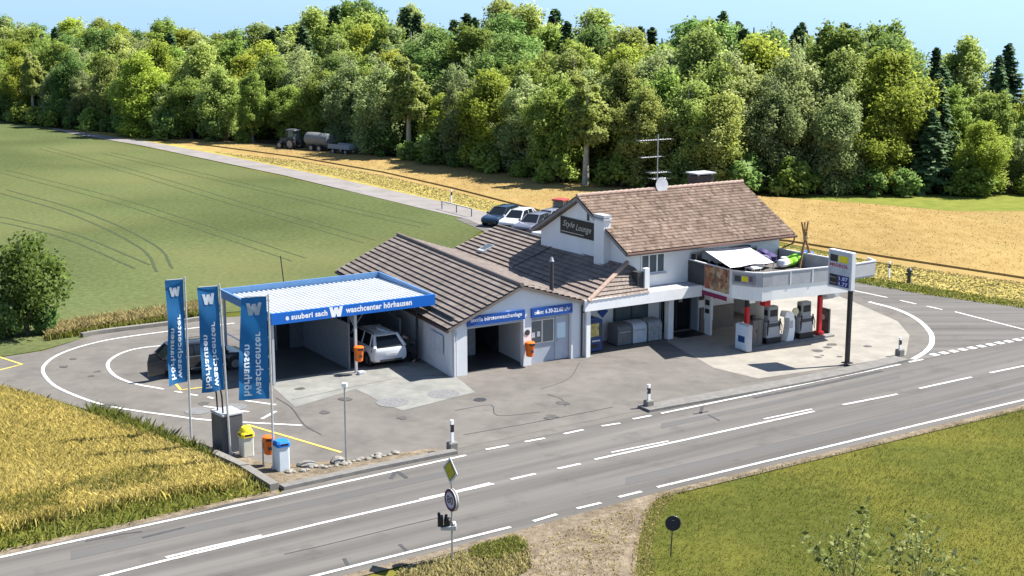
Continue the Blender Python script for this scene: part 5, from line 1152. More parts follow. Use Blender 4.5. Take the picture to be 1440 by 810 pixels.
tractor('dark tractor standing in the shade at the edge of the wood', tp, tr_, M_dark, mat('dim_grey', (.16, .17, .18)), .95)
t = thing('tank_trailer', 'pale tank trailer hitched behind the dark tractor at the edge of the wood', 'trailer', P(449, 213), tr_)
t.scale = (.85,)*3
MB().lathe([(.3, -2.3), (.85, -2.2), (.95, -2.0), (.95, 2.0), (.85, 2.2), (.3, 2.3)], 20, Matrix.Translation((0, 0, 1.75)) @ Matrix.Rotation(R(90), 4, 'Y')).build('tank', mat('pale_tank', (.17, .18, .18), var=.1), t, smooth=True)
MB().box(-2.1, -.98, 1.60, 2.1, -.955, 1.82).build('stripe', M_whitepaint, t)
MB().box(-2.2, -.5, .7, 2.2, .5, .9).build('chassis', M_dark, t); MB().tube([(2.2, 0, .8), (3.4, 0, .7)], .06, 6).build('drawbar', M_dark, t)
for x in (-.9, .7):
    for s in (-1, 1): wheel(t, x, s*.85, .52, .35, s)
t = thing('flat_trailer', 'low dark farm trailer beside the pale tank at the edge of the wood', 'trailer', P(483, 217), tr_)
t.scale = (.85,)*3
MB().box(-2.0, -1.0, .8, 2.0, 1.0, 1.0).build('bed', M_grey, t); MB().box(-2.0, -1.02, 1.0, 2.0, -.97, 1.45).build('side_board', M_grey, t); MB().box(-2.0, .97, 1.0, 2.0, 1.02, 1.45).build('side_board', M_grey, t)
for x in (-1.2, 1.2):
    for s in (-1, 1): wheel(t, x, s*.8, .4, .25, s)

# =================================================================== THE PERSON at the car's tail
def skin_fig(name, pts, edges, rad, m, parent, root=0, sub=2):
    me = bpy.data.meshes.new(name); me.from_pydata([tuple(p) for p in pts], edges, []); o = bpy.data.objects.new(name, me); COL.objects.link(o)
    md = o.modifiers.new('s', 'SKIN'); md.use_smooth_shade = True
    for i, r_ in enumerate(rad): me.skin_vertices[0].data[i].radius = (r_, r_) if not isinstance(r_, tuple) else r_
    me.skin_vertices[0].data[root].use_root = True
    o.modifiers.new('u', 'SUBSURF').levels = sub; o.modifiers['u'].render_levels = sub
    dg = bpy.context.evaluated_depsgraph_get(); dg.update(); m2 = bpy.data.meshes.new_from_object(o.evaluated_get(dg)); bpy.data.objects.remove(o)
    m2.materials.clear(); m2.materials.append(m); m2.name = name
    o = bpy.data.objects.new(name, m2); COL.objects.link(o); o.parent = parent
    return o
pe = thing('person', 'person in dark clothes bending at the rear of the white car in the wash bay', 'person', W(-.20, 3.6, .03), BROT+R(160))
M_skin = mat('skin', (.42, .24, .17), rough=.6); M_cloth = mat('dark_jacket', (.03, .032, .036), rough=.9, var=.2, scale=12); M_trs = mat('dark_trousers', (.022, .024, .03), rough=.9, var=.2, scale=12)
# pelvis 0 ,spine 1 chest 2 neck 3 head 4 top5 ; legs ; arms
J = [(0, 0, .92), (.14, 0, 1.08), (.34, 0, 1.24), (.50, 0, 1.32), (.58, 0, 1.38), (.66, 0, 1.42),
     (0, .1, .88), (.10, .12, .50), (.0, .13, .09), (.14, .14, .04), (0, -.1, .88), (.02, -.13, .48), (-.10, -.13, .09), (.04, -.14, .04),
     (.36, .19, 1.22), (.44, .24, .96), (.62, .20, .82), (.69, .19, .79), (.36, -.19, 1.22), (.46, -.25, .97), (.64, -.20, .88), (.71, -.19, .86)]
Ed = [(0, 1), (1, 2), (2, 3), (3, 4), (4, 5), (0, 6), (6, 7), (7, 8), (8, 9), (0, 10), (10, 11), (11, 12), (12, 13), (2, 14), (14, 15), (15, 16), (16, 17), (2, 18), (18, 19), (19, 20), (20, 21)]
Rd = [.13, .13, .15, .06, .095, .085, .10, .065, .045, .045, .10, .065, .045, .045, .065, .045, .035, .03, .065, .045, .035, .03]
skin_fig('body', J, Ed, Rd, M_skin, pe)
skin_fig('jacket', [J[0], J[1], J[2], J[14], J[15], (.60, .205, .84), J[18], J[19], (.62, -.205, .90)], [(0, 1), (1, 2), (2, 3), (3, 4), (4, 5), (2, 6), (6, 7), (7, 8)], [.165, .165, .185, .09, .07, .055, .09, .07, .055], M_cloth, pe)
skin_fig('trousers', [(0, 0, .90), J[6], J[7], (0, .13, .12), J[10], J[11], (-.10, -.13, .12)], [(0, 1), (1, 2), (2, 3), (0, 4), (4, 5), (5, 6)], [.15, .125, .088, .07, .125, .088, .07], M_trs, pe)
MB().lathe([(.02, .0), (.09, -.02), (.105, .04), (.095, .09), (.05, .125), (.01, .13)], 14, Matrix.Translation((.60, 0, 1.40)) @ Matrix.Rotation(R(35), 4, 'Y')).build('hair', mat('dark_hair', (.02, .014, .01)), pe, smooth=True)
for s in (-1, 1):
    b = MB()
    hx, hy, hzz = (.71, .19, .785) if s > 0 else (.73, -.19, .855)
    for k in range(4): b.tube([(hx, hy+(k-1.5)*.020, hzz), (hx+.05+.008*(k in (1, 2)), hy+(k-1.5)*.022, hzz-.015), (hx+.075, hy+(k-1.5)*.022, hzz-.045)], [.010, .009, .007], 6)
    b.tube([(hx-.02, hy-s*.03, hzz), (hx+.02, hy-s*.06, hzz-.01), (hx+.05, hy-s*.055, hzz-.03)], [.012, .010, .008], 6)
    b.build('fingers', M_skin, pe, smooth=True)
# =================================================================== VEGETATION
def leaf_quads(c, nrm, size, r2, aspect=1.6):
    n = len(c); t = np.cross(nrm, r2.normal(size=(n, 3))); t /= np.linalg.norm(t, axis=1)[:, None]+1e-9
    s = np.cross(nrm, t); sz = (size*r2.uniform(.6, 1.35, n))[:, None]
    a = t*sz*aspect*.5; b_ = s*sz*.5; fold = nrm*sz*.12
    return np.stack([c-a, c+b_*r2.uniform(.7, 1.1, n)[:, None]+fold, c+a*r2.uniform(.8, 1.1, n)[:, None], c-b_+fold], 1).reshape(-1, 3)
def unit(x): return x/(np.linalg.norm(x, axis=1)[:, None]+1e-9)
def crown_leafy(seed, H=14., hb=.5, rad=3.4, nl=120, per=270, leaf=.195, flat=1.25, top=.62):
    r2 = np.random.default_rng(seed); C_, N_, T_, S_ = [], [], [], []
    lobes = []
    leads = [(r2.uniform(-.5, .5)*rad, r2.uniform(-.5, .5)*rad, r2.uniform(.72, 1.0)) for _ in range(5)]
    for i in range(nl):
        f = r2.uniform(0, 1)**.8; ld = leads[i % 5]; z = hb+(H*ld[2]-hb)*(.04+.90*f)
        env = rad*(.72+.28*math.sin(math.pi*min(1, f/top)*.5)) if f < top else rad*max(.10, 1-((f-top)/(1.04-top))**1.7)
        ang = i*2.399+r2.uniform(-.6, .6); q = env*math.sqrt(r2.uniform(.12, 1.0))*r2.uniform(.75, 1.08)
        lr = rad*r2.uniform(.15, .34)*(1.15-.35*f)
        lobes.append((q*math.cos(ang)+ld[0]*f*.6, q*math.sin(ang)+ld[1]*f*.6, z, lr))
    for li, (x, y, z, lr) in enumerate(lobes):
        n = int(per*(lr/(rad*.25))**2*r2.uniform(.7, 1.25)); d = unit(r2.normal(size=(n, 3))); rr = lr*(.35+.85*r2.random(n)**.75)
        wob = 1+.30*np.sin(d[:, 0]*5+x*3)*np.cos(d[:, 1]*6+y)+.2*np.sin(d[:, 2]*7+z)
        c = np.array([x, y, z])+d*(rr*wob)[:, None]*np.array([1.1, 1.1, flat]); c[:, 2] -= .12*np.hypot(d[:, 0], d[:, 1])*lr
        oc = unit(np.array([[x, y, (z-hb-(H-hb)*.35)*.45]])+1e-6)
        C_.append(c); N_.append(unit(d*.6+r2.normal(size=(n, 3))*.8+np.array([0, 0, .3]))); S_.append(unit(d*.60+oc*.30+np.array([0, 0, .50])))
        T_.append(np.clip(r2.normal(.5+r2.normal(0, .16), .17, n), 0, 1))
    c = np.concatenate(C_); nn = np.concatenate(N_); keep = c[:, 2] > .25
    return leaf_quads(c[keep], nn[keep], leaf, r2), np.concatenate(T_)[keep], lobes, np.concatenate(S_)[keep]
def crown_spruce(seed, H=15., rad=2.5, leaf=.30):
    r2 = np.random.default_rng(seed); C_, N_, T_ = [], [], []
    z = H*.10; k = 0; S_ = []
    while z < H-.25:
        f = (z/H); rr = rad*(1-f)**.85*r2.uniform(.85, 1.1)+.12; nb = max(5, int(5+6*(1-f)))
        for j in range(nb):
            a = 2*math.pi*j/nb+k*.7+r2.uniform(-.2, .2); ln = rr*r2.uniform(.7, 1.15); n = int(10+26*ln)
            s = r2.random(n)**.7; wdt = .34*ln*(1.05-s)+.06; lat = r2.uniform(-1, 1, n)*wdt
            droop = -.38*ln*s**1.4+.05*np.sin(s*8)
            c = np.stack([s*ln*math.cos(a)-lat*math.sin(a), s*ln*math.sin(a)+lat*math.cos(a), z+droop-np.abs(lat)*.25+r2.uniform(-.14, .06, n)], 1)
            C_.append(c); N_.append(unit(np.array([math.cos(a)*.4, math.sin(a)*.4, .9])+r2.normal(size=(n, 3))*.5)); T_.append(np.clip(r2.normal(.45, .2, n), 0, 1)); S_.append(unit(np.array([[math.cos(a), math.sin(a), .55]])+r2.normal(size=(n, 3))*.25))
        z += .42+.25*(1-f); k += 1
    S_.append(np.tile([[0, 0, 1.]], (20, 1))); C_.append(np.stack([r2.normal(0, .05, 20), r2.normal(0, .05, 20), r2.uniform(H-.6, H, 20)], 1)); N_.append(unit(r2.normal(size=(20, 3)))); T_.append(np.full(20, .5))
    return leaf_quads(np.concatenate(C_), np.concatenate(N_), leaf, r2, 1.8), np.concatenate(T_), [], np.concatenate(S_)
def make_tree(name, kind, seed, m, bark, label, H=14., cat='tree', **kw):
    t = thing(name, label, cat)
    if kind == 'spruce': vs, tt, lobes, sn = crown_spruce(seed, H, **kw)
    else: vs, tt, lobes, sn = crown_leafy(seed, H, **kw)
    rr = random.Random(seed); b = MB(); r0 = H*.017+.03; sx, sy = rr.uniform(-.3, .3), rr.uniform(-.3, .3)
    b.tube([(0, 0, -.1), (sx*.2, sy*.2, H*.25), (sx, sy, H*.55), (sx*1.2, sy*.8, H*.88)], [r0*1.35, r0, r0*.7, r0*.2], 8)
    for (x, y, z, lr) in lobes[::4]:
        zz = max(H*.12, min(z-math.hypot(x, y)*.8, H*.8)); f = zz/H
        b.tube([(sx*f, sy*f, zz), (x*.5, y*.5, (zz+z)/2+.2), (x, y, z)], [r0*.5*(1-f)+.03, r0*.35*(1-f)+.02, .015], 5)
    b.build('trunk', bark, t, smooth=True)
    o = bpy.data.objects.new('crown', np_mesh('crown', vs, 4, m, tt, sn=sn)); COL.objects.link(o); o.parent = t
    return t
L_mid = leaf_mat('leaf_mid_green', (.19, .275, .045), (.275, .365, .07), (.36, .445, .12))
L_light = leaf_mat('leaf_light_green', (.27, .34, .07), (.36, .425, .11), (.44, .49, .18))
L_yel = leaf_mat('leaf_yellow_green', (.28, .345, .04), (.375, .435, .06), (.46, .505, .11))
L_dark = leaf_mat('leaf_deep_green', (.125, .215, .05), (.19, .295, .075), (.265, .365, .115))
L_silver = leaf_mat('leaf_silver_green', (.245, .315, .105), (.33, .395, .15), (.41, .455, .22))
L_spr = leaf_mat('spruce_needles', (.050, .105, .042), (.085, .150, .055), (.125, .195, .08), trans=.08)
protos = [
    ('leafy_tree', make_tree('leafy_tree', 'leafy', 1, L_mid, M_bark, 'x', rad=3.3), 'mid-green leafy tree'),
    ('leafy_tree', make_tree('leafy_tree', 'leafy', 2, L_light, M_barkpale, 'x', rad=3.1, hb=.8, leaf=.19), 'light-trunked pale green tree'),
    ('leafy_tree', make_tree('leafy_tree', 'leafy', 3, L_yel, M_bark, 'x', rad=3.5, hb=.2, nl=96), 'yellow-green leafy tree'),
    ('leafy_tree', make_tree('leafy_tree', 'leafy', 4, L_dark, M_bark, 'x', rad=3.2, hb=.3), 'deep green leafy tree'),
    ('leafy_tree', make_tree('leafy_tree', 'leafy', 5, L_silver, M_barkpale, 'x', rad=3.4, hb=.5, leaf=.185), 'silvery green leafy tree'),
    ('leafy_tree', make_tree('leafy_tree', 'leafy', 6, L_mid, M_barkpale, 'x', rad=2.6, hb=1.8, nl=90, top=.7), 'slender mid-green leafy tree'),
    ('spruce_tree', make_tree('spruce_tree', 'spruce', 7, L_spr, M_bark, 'x', H=14., rad=3.1, leaf=.34), 'dark spruce'),
    ('spruce_tree', make_tree('spruce_tree', 'spruce', 8, L_spr, M_bark, 'x', H=14., rad=2.4, leaf=.32), 'narrow dark spruce'),
]
protos.append(('leafy_tree', make_tree('leafy_tree', 'leafy', 12, L_light, mat('ivy_pale_bark', (.34, .33, .26), var=.25, scale=5), 'x', rad=2.0, hb=5.5, nl=46, top=.7, leaf=.22), 'tall thin tree with a bare pale trunk'))
used = [False]*len(protos)
edge_pts = [Vector(q) for q in ((-118, 252, 0), (-77.8, 219, 0), (-49, 190.5, 0), (-28.8, 179.5, 0), (-13, 165, 0), (5.6, 141.5, 0), (18.7, 134, 0), (33, 133, 0), (48, 133.5, 0), (66, 134, 0))]
el = [0]
for i in range(len(edge_pts)-1): el.append(el[-1]+(edge_pts[i+1]-edge_pts[i]).length)
def edge_at(d):
    for i in range(len(edge_pts)-1):
        if d <= el[i+1]:
            a, b_ = edge_pts[i], edge_pts[i+1]; p = a.lerp(b_, (d-el[i])/(el[i+1]-el[i])); t = (b_-a).normalized(); n = Vector((-t.y, t.x, 0)); n = n if n.y > 0 else -n
            return p, n
    return edge_pts[-1], Vector((0, 1, 0))
def interp(x, tab): return float(np.interp(x, [a for a, _ in tab], [b for _, b in tab]))
YF = [(-50, 62), (0, 60), (100, 62), (200, 72), (300, 70), (420, 75), (520, 70), (620, 75), (750, 85), (900, 88), (1000, 80), (1100, 62), (1180, 70), (1260, 95), (1330, 150), (1440, 150), (1500, 150)]
YS = [(-50, 20), (0, 18), (60, 24), (110, 15), (165, 26), (200, 46), (230, 24), (290, 40), (350, 30), (400, 16), (450, 4), (520, 0), (600, -2), (720, -6), (830, 2), (930, 14), (985, 18), (1035, 8), (1080, 26), (1120, 16), (1180, 20), (1205, 8), (1240, 14), (1290, 40), (1380, 55), (1440, 66), (1500, 70)]
def ztop(x, y, ypx):
    b_ = (405-ypx)/F; return CH + y*((-math.sin(TH)+b_*math.cos(TH))/(math.cos(TH)+b_*math.sin(TH)))
def proj(p):
    Y, Z = p[1], p[2]-CH; dep = Y*math.cos(TH)-Z*math.sin(TH); u_ = Y*math.sin(TH)+Z*math.cos(TH); return 720+F*p[0]/dep, 405-F*u_/dep
rt = random.Random(21)
ORD = 'first second third fourth fifth sixth seventh eighth ninth tenth eleventh twelfth thirteenth fourteenth fifteenth sixteenth seventeenth eighteenth nineteenth twentieth'.split()
def ordinal(i):
    if i < 20: return ORD[i]
    tens = {2: 'twenty', 3: 'thirty', 4: 'forty', 5: 'fifty'}[(i+1)//10]; o = (i+1) % 10
    return {2: 'twentieth', 3: 'thirtieth', 4: 'fortieth', 5: 'fiftieth'}[(i+1)//10] if o == 0 else tens+'-'+ORD[o-1]
def place(k, loc, rz, sc3, label, group):
    nm, pr_, ds = protos[k]
    if not used[k]:
        used[k] = True; pr_.location = loc; pr_.rotation_euler = (0, 0, rz); pr_.scale = sc3; pr_['label'] = label; pr_['group'] = group; return pr_
    return dup(pr_, loc, rz, sc3, label, group)
rows = [(1.2, 5.0), (6.0, 5.2), (12, 5.4), (19, 5.8), (28, 6.0), (37, 6.4)]
cnt = {}
for r, (off, step) in enumerate(rows):
    d = rt.uniform(0, 3)
    while d < el[-1]:
        p, n_ = edge_at(d); q = p+n_*(off+rt.uniform(-1.2, 1.2)); q.z = -.03
        if r == 0 and 385 < proj((q.x, q.y, 1))[0] < 510: q = q + n_*2.2
        if (r % 2): q = q + Vector((step*.3, 0, 0))
        x, _ = proj((q.x, q.y, 8)); d += step*rt.uniform(.8, 1.2)
        if x < -70 or x > 1510: continue
        yt = interp(x, YF)*(1-min(1, r/4))+interp(x, YS)*min(1, r/4) + rt.gauss(0, 9 if r < 3 else 4.5)
        H = max(6.5, min(ztop(q.x, q.y, yt), 22)) * (rt.uniform(.72, 1.0) if r == 0 else rt.uniform(.93, 1.03))
        right = x > 1230; u_ = rt.random()
        if r == 0: k = rt.choices(range(8), [5, 4, 2, 4, 4, 3, .3 if not right else 6, .2 if not right else 3])[0]
        elif r <= 2: k = rt.choices(range(8), [5, 5, 3, 3, 3, 4, .5 if not right else 5, .4 if not right else 4])[0]
        else:
            cf = 9 if 560 < x < 1190 or x > 1260 else 2
            k = rt.choices(range(8), [4, 3, 2, 3, 1, 2, cf, cf])[0]
        if 1085 < x < 1225 and r < 2: k = 4 if x < 1180 else 1
        if 1225 < x < 1262 and r == 0: k = 2; H *= .8
        if r == 0 and not 370 < x < 520 and rt.random() < (.13 if x > 560 else .05): k = 8; q = q - n_*1.4; H = max(H, 11.5)
        H *= (.92 if k in (6, 7) else 1.03) if r > 1 else 1.0
        s = H/14.; wd = s*rt.uniform(.98, 1.3)*(1.35 if k in (6, 7) else 1)*(1.0 if H > 9 else 1.25)
        key = (r, k); ds = protos[k][2]
        if r == 0: lab = f'{ds}, {ordinal(cnt.get("front", 0))} from left in the wood front row'; cnt['front'] = cnt.get('front', 0)+1; grp = 'trees along the edge of the wood'
        else: lab = f'{ds} ' + ('standing close behind the front row of the wood', 'in the middle depth of the wood', 'towards the rear of the wood', 'on the skyline of the wood', 'on the skyline of the wood')[r-1]; grp = f'{ds}s ' + ('behind the front row', 'in the middle of the wood', 'towards the rear of the wood', 'on the skyline', 'on the skyline')[r-1]
        place(k, q, rt.uniform(0, 6.28), (wd, wd, s), lab, grp)
# shrubs along the foot of the wood
shr = make_tree('shrub', 'leafy', 31, L_dark, M_bark, 'x', H=3.4, cat='shrub', hb=.1, rad=1.9, nl=26, per=110, leaf=.26)
shr2 = make_tree('shrub', 'leafy', 32, L_mid, M_bark, 'x', H=3.4, cat='shrub', hb=.1, rad=1.8, nl=26, per=110, leaf=.26)
d = 0; i = 0; first = [True, True]
while d < el[-1]:
    p, n_ = edge_at(d); q = p-n_*rt.uniform(.2, 1.0); x, yy = proj((q.x, q.y, 1)); d += rt.uniform(3.0, 7.0)
    if x < -30 or x > 1470 or 375 < x < 520: continue
    k = rt.randint(0, 1); s = rt.uniform(.55, 1.1); base = (shr, shr2)[k]
    lab = f'low {("deep green", "mid-green")[k]} shrub at the foot of the wood, {ordinal(i)} shrub from the left'; i += 1
    if first[k]: first[k] = False; base.location = q; base.scale = (s*1.2, s*1.2, s); base['label'] = lab; base['group'] = 'shrubs at the foot of the wood'
    else: dup(base, q, rt.uniform(0, 6), (s*1.2, s*1.2, s), lab, 'shrubs at the foot of the wood')
sheet('wood_floor', [q.xy.to_3d()+Vector((0, .6, 0)) for q in edge_pts]+[Vector((120, 180, 0)), Vector((20, 185, 0)), Vector((-60, 250, 0)), Vector((-120, 290, 0))], .004, M_soil)

# the single tree by the loop and its bushes
L_left = leaf_mat('leaf_maple_green', (.07, .125, .018), (.12, .19, .034), (.19, .26, .065), vary=.05)
tr = make_tree('leafy_tree', 'leafy', 41, L_left, M_bark, 'round-crowned dark green tree beside the turning loop at the left', H=6.0, hb=1.4, rad=2.15, nl=56, per=95, leaf=.15, top=.55); p = P(38, 470); tr.location = p
for k, (x, y, s, lab) in enumerate(((62, 468, .5, 'small dark bush under the right side of the round-crowned tree'), (12, 474, .62, 'dense dark bush under the left side of the round-crowned tree'), (-25, 474, .7, 'dark bush at the left border below the round-crowned tree'))):
    dup(shr, P(x, y), k*2.1, (s*.9, s*.9, s), lab, 'bushes under the single tree')

# sparse young tree tops rising from below in the lawn
M_sap = leaf_mat('sapling_leaf', (.10, .14, .036), (.17, .215, .062), (.32, .35, .15), vary=.05)
def sapling(loc, H, label, seed, sprd):
    t = thing('young_tree', label, 'young tree', loc); r2 = np.random.default_rng(seed); rr = random.Random(seed)
    b = MB(); C_ = []
    for i in range(20):
        a = rr.uniform(0, 6.28); e = rr.uniform(.15, 1.15); tip = Vector((math.cos(a)*sprd*e, math.sin(a)*sprd*.8*e, H*(1.02-.52*e**.7)*rr.uniform(.75, 1.0)))
        m_ = tip*.5+Vector((0, 0, .25)); b.tube([(0, 0, -.1), m_*.6, m_, tip], [.016, .010, .006, .003], 5)
        for j in range(17):
            f = rr.uniform(.35, 1.02); q = m_.lerp(tip, (f-.35)/.67) + Vector((rr.gauss(0, .14), rr.gauss(0, .14), rr.gauss(0, .12))); C_.append(q)
    b.build('trunk', M_bark, t, smooth=True)
    c = np.array(C_); vs = leaf_quads(c, unit(r2.normal(size=c.shape)+np.array([0, 0, .6])), .115, r2, 1.9)
    o = bpy.data.objects.new('crown', np_mesh('crown', vs, 4, M_sap, np.clip(r2.normal(.5, .28, len(c)), 0, 1), sn=np.tile([[.2, 0, .7]], (len(c), 1)))); COL.objects.link(o); o.parent = t
sapling(P(1192, 850), 4.5, 'sparse-leaved young tree in the lawn, the left one of two', 3, 1.5)
sapling(P(1285, 866), 4.3, 'sparse-leaved young tree in the lawn, the right one of two', 9, 1.5)

# ---------------------------------------------------------------- grass and crops (uncountable)
def in_poly(pt, poly):
    x, y = pt[:, 0], pt[:, 1]; ins_ = np.zeros(len(pt), bool); n = len(poly)
    for i in range(n):
        x0, y0 = poly[i][0], poly[i][1]; x1, y1 = poly[(i+1) % n][0], poly[(i+1) % n][1]
        c = ((y0 > y) != (y1 > y)) & (x < (x1-x0)*(y-y0)/((y1-y0)+1e-12)+x0); ins_ ^= c
    return ins_
def vnoise(p, s, seed=0):
    r2 = np.random.default_rng(seed); v = 0
    for k in range(5):
        a = r2.uniform(0, 6.28); fx = s*(1.0+.8*k)*math.cos(a); fy = s*(1.0+.8*k)*math.sin(a); v = v+np.sin(p[:, 0]*fx+p[:, 1]*fy+r2.uniform(0, 6.28))/(1+.4*k)
    return v/3
def blades(name, poly, n, h, w_, m, label_, lean=.35, tuft=1, seed=0, zbase=0.0, hnoise=.0, dens=None, tb=.5, tn=.25):
    r2 = np.random.default_rng(seed+100); poly = [(q[0], q[1]) for q in poly]; pa = np.array(poly); lo_, hi_ = pa.min(0), pa.max(0)
    pts = r2.uniform(lo_, hi_, (int(n*1.0), 2)); A_ = (hi_-lo_).prod(); 
    pts = pts[in_poly(pts, poly)]
    while len(pts) < n:
        q = r2.uniform(lo_, hi_, (n, 2)); pts = np.concatenate([pts, q[in_poly(q, poly)]])
    pts = pts[:n]
    if dens is not None: pts = pts[r2.random(len(pts)) < dens(pts)]
    n = len(pts); a = r2.uniform(0, 2*math.pi, n); hh = r2.uniform(h[0], h[1], n)*(1+hnoise*vnoise(pts, .5, seed)); ww = r2.uniform(w_[0], w_[1], n)/2
    c3 = np.concatenate([pts, np.full((n, 1), zbase)], 1); dx = np.stack([np.cos(a), np.sin(a), np.zeros(n)], 1)
    la = r2.uniform(0, 2*math.pi, n); ld = np.stack([np.cos(la), np.sin(la), np.zeros(n)], 1)*(hh*lean*r2.random(n))[:, None]
    top_ = c3+ld+np.array([0, 0, 1])*hh[:, None]; up_ = c3+ld*.35+np.array([0, 0, 1])*(hh*.6)[:, None]
    vs = np.stack([c3-dx*ww[:, None]*.6, c3+dx*ww[:, None]*.6, up_+dx*ww[:, None], top_, up_-dx*ww[:, None]], 1).reshape(-1, 3)
    tt = np.clip(tb+tn*vnoise(pts, .35, seed+5)+r2.normal(0, .17, n), 0, 1)
    sn_ = np.tile([[0, 0, 1.6]], (n, 1))+r2.normal(size=(n, 3))*.45
    o = bpy.data.objects.new(name, np_mesh(name, vs, 5, m, tt, sn=sn_)); COL.objects.link(o); o['kind'] = 'stuff'; o['label'] = label_
    return o
def inset(poly, d):
    c = Vector((sum(q[0] for q in poly)/len(poly), sum(q[1] for q in poly)/len(poly), 0)); return [Vector((q[0], q[1], 0))+(c-Vector((q[0], q[1], 0))).normalized()*d for q in poly]
def mass(name, poly, z, m, label_):
    pl = [(q[0], q[1]) for q in poly]; b = MB(); o0 = Vector((pl[0][0], pl[0][1], 0)); b.prism([(q[0]-o0.x, q[1]-o0.y) for q in pl], 'z', 0, z); o = b.build(name, m, loc=o0); o['kind'] = 'stuff'; o['label'] = label_; return o
G_wheat = leaf_mat('wheat_straw', (.29, .275, .075), (.52, .44, .115), (.70, .62, .26), trans=.45, vary=.0, rough=.7)
G_wgreen = leaf_mat('verge_grass', (.10, .135, .020), (.18, .20, .034), (.32, .29, .085), trans=.45, vary=0, rough=.7)
G_lawn = leaf_mat('lawn_grass', (.072, .092, .014), (.118, .13, .022), (.20, .195, .055), trans=.45, vary=0, rough=.7)
G_dry = leaf_mat('dry_grass', (.25, .205, .08), (.38, .315, .135), (.52, .45, .22), trans=.45, vary=0, rough=.8)
G_gold = leaf_mat('golden_crop', (.25, .17, .065), (.31, .22, .09), (.38, .285, .13), trans=.45, vary=0, rough=.8)
G_crop = leaf_mat('green_crop', (.13, .165, .058), (.175, .205, .075), (.225, .245, .095), trans=.45, vary=0, rough=.8)
wheat = px((-160, 525), (0, 556), (60, 572), (130, 598), (195, 616), (240, 636), (300, 660), (350, 684), (330, 694), (250, 702), (180, 716), (60, 742), (-20, 760), (-200, 790))
mass('wheat_stand', inset(wheat, .7), .38, mat('wheat_ground', (.37, .315, .07), patch=((.22, .23, .065), .35, .47, .66, .75), c2=(.54, .44, .12), scale=2.6, detail=10, bump=.4, bscale=8, rough=.95, big=.12, bigscale=.3), 'dense lower stand of the ripening wheat')
blades('wheat', wheat, 26000, (.38, .60), (.022, .05), G_wheat, 'outer stalks of the ripening wheat', .7, seed=21, hnoise=.15)
blades('wheat', wheat, 70000, (.08, .24), (.016, .036), G_wheat, 'yellow ripening wheat in the field corner', 1.3, seed=1, hnoise=.2, zbase=.40)
wv = px((-200, 560), (0, 546), (60, 560), (130, 583), (200, 603), (268, 630), (335, 660), (388, 692), (300, 710), (85, 758), (0, 778), (-200, 830))
def verge_d(p): return np.full(len(p), 1.0)
ring = blades('verge_grass', wv, 20000, (.10, .34), (.03, .07), G_wgreen, 'rough green grass on the verge round the wheat', 1.2, seed=2, hnoise=.3)
blades('tall_verge_grass', px((120, 583), (160, 590), (200, 606), (262, 634), (300, 650), (280, 652), (230, 632), (150, 606)), 2200, (.3, .8), (.03, .07), G_wgreen, 'tall dark grass between the wheat and the yard', .8, seed=9, tb=.3)
lawn = px((908, 716), (935, 694), (1180, 637), (1440, 574), (1600, 545), (1700, 820), (1500, 900), (900, 900), (893, 800))
blades('verge_grass', px((-60, 760), (60, 735), (160, 706), (250, 690), (330, 680), (300, 662), (240, 668), (150, 684), (40, 712), (-60, 735)), 9000, (.40, .72), (.02, .05), G_wgreen, 'green weeds growing through the lower edge of the wheat', .7, seed=41, dens=lambda q: (vnoise(q, .55, 3) > .12)*.9+.04)
blades('lawn_grass', lawn, 70000, (.03, .09), (.012, .03), G_lawn, 'green and yellowish meadow grass of the lawn', 1.6, seed=3, hnoise=.4)
blades('dry_verge_grass', px((885, 812), (892, 760), (902, 722), (930, 692), (952, 694), (928, 725), (918, 765), (920, 815)), 2200, (.02, .07), (.02, .05), G_dry, 'dry grass at the border of the gravel lay-by', 1.2, seed=31)
blades('dry_verge_grass', px((740, 770), (860, 722), (900, 715), (885, 760), (870, 812), (745, 812)), 900, (.03, .10), (.03, .07), G_dry, 'sparse dry grass on the gravel lay-by', 1.4, seed=33)
blades('dry_verge_grass', px((650, 778), (722, 756), (740, 760), (748, 800), (700, 830), (560, 830), (560, 805)), 5000, (.08, .2), (.03, .07), G_dry, 'dry grass at the foot of the road sign', .8, seed=4)
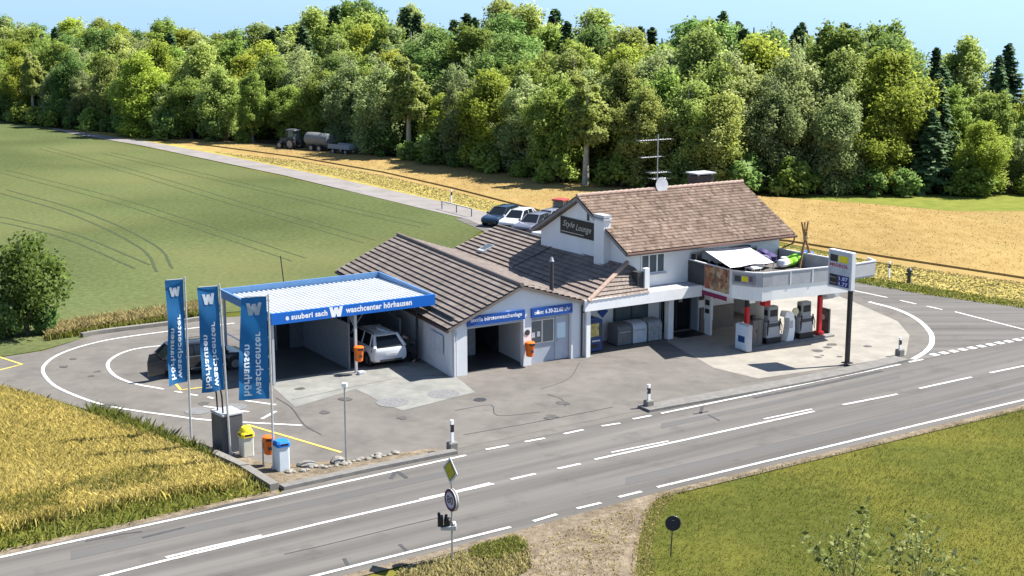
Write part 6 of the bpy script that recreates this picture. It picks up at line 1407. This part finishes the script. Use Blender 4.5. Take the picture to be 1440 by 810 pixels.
blades('verge_grass', px((665, 772), (725, 758), (742, 775), (700, 790), (660, 786)), 1600, (.1, .25), (.03, .06), G_wgreen, 'green tuft of grass by the lay-by', .8, seed=14)
blades('dry_verge_grass', px((66, 478), (130, 466), (240, 449), (310, 436), (310, 424), (230, 438), (130, 452), (70, 462)), 8000, (.2, .55), (.04, .10), G_dry, 'dry tan grass along the back of the turning loop', 1.0, seed=5)
blades('verge_grass', px((66, 480), (130, 470), (240, 452), (310, 440), (310, 434), (230, 444), (130, 460), (70, 470)), 3500, (.15, .4), (.05, .1), G_wgreen, 'green grass along the back of the turning loop', .5, seed=6)
crop = px((-250, 175), (0, 172), (60, 182), (100, 191), (300, 232), (500, 276), (640, 312), (660, 326), (620, 345), (560, 390), (460, 415), (310, 424), (230, 440), (130, 452), (60, 464), (-20, 470), (-250, 480))
gold = px((95, 183.5), (200, 191), (400, 206), (560, 223), (800, 256), (1000, 273), (1150, 283), (1230, 290), (1340, 300), (1440, 300), (1700, 300), (1700, 440), (1440, 392), (1250, 363), (1110, 340), (1000, 330), (900, 330), (790, 305), (640, 266), (540, 243), (420, 222), (300, 206), (200, 192))
mass('golden_stand', gold, .14, M_goldfield, 'dense lower stand of the golden cereal')
blades('golden_crop', gold, 16000, (.04, .10), (.03, .08), G_gold, 'golden ripe cereal between the road and the wood', 1.8, seed=8, tn=.2, zbase=.13)
straw = px((300, 214), (500, 254), (690, 298), (760, 313), (780, 306), (640, 270), (540, 247), (420, 226))
blades('mown_straw', straw, 7000, (.03, .1), (.06, .2), G_dry, 'mown straw lying along the farm road', .9, seed=10)
straw2 = px((1000, 336), (1110, 346), (1230, 368), (1440, 398), (1600, 425), (1600, 450), (1440, 431), (1300, 412), (1230, 398), (1100, 372))
blades('mown_straw', straw2, 9000, (.03, .10), (.06, .2), G_dry, 'mown straw on the verge of the side road', .9, seed=11, tb=.35)
blades('verge_grass', px((1180, 384), (1300, 404), (1440, 426), (1600, 448), (1600, 458), (1440, 434), (1300, 415), (1180, 394)), 5000, (.05, .16), (.05, .12), G_wgreen, 'green grass at the border of the side road', 1.4, seed=12)
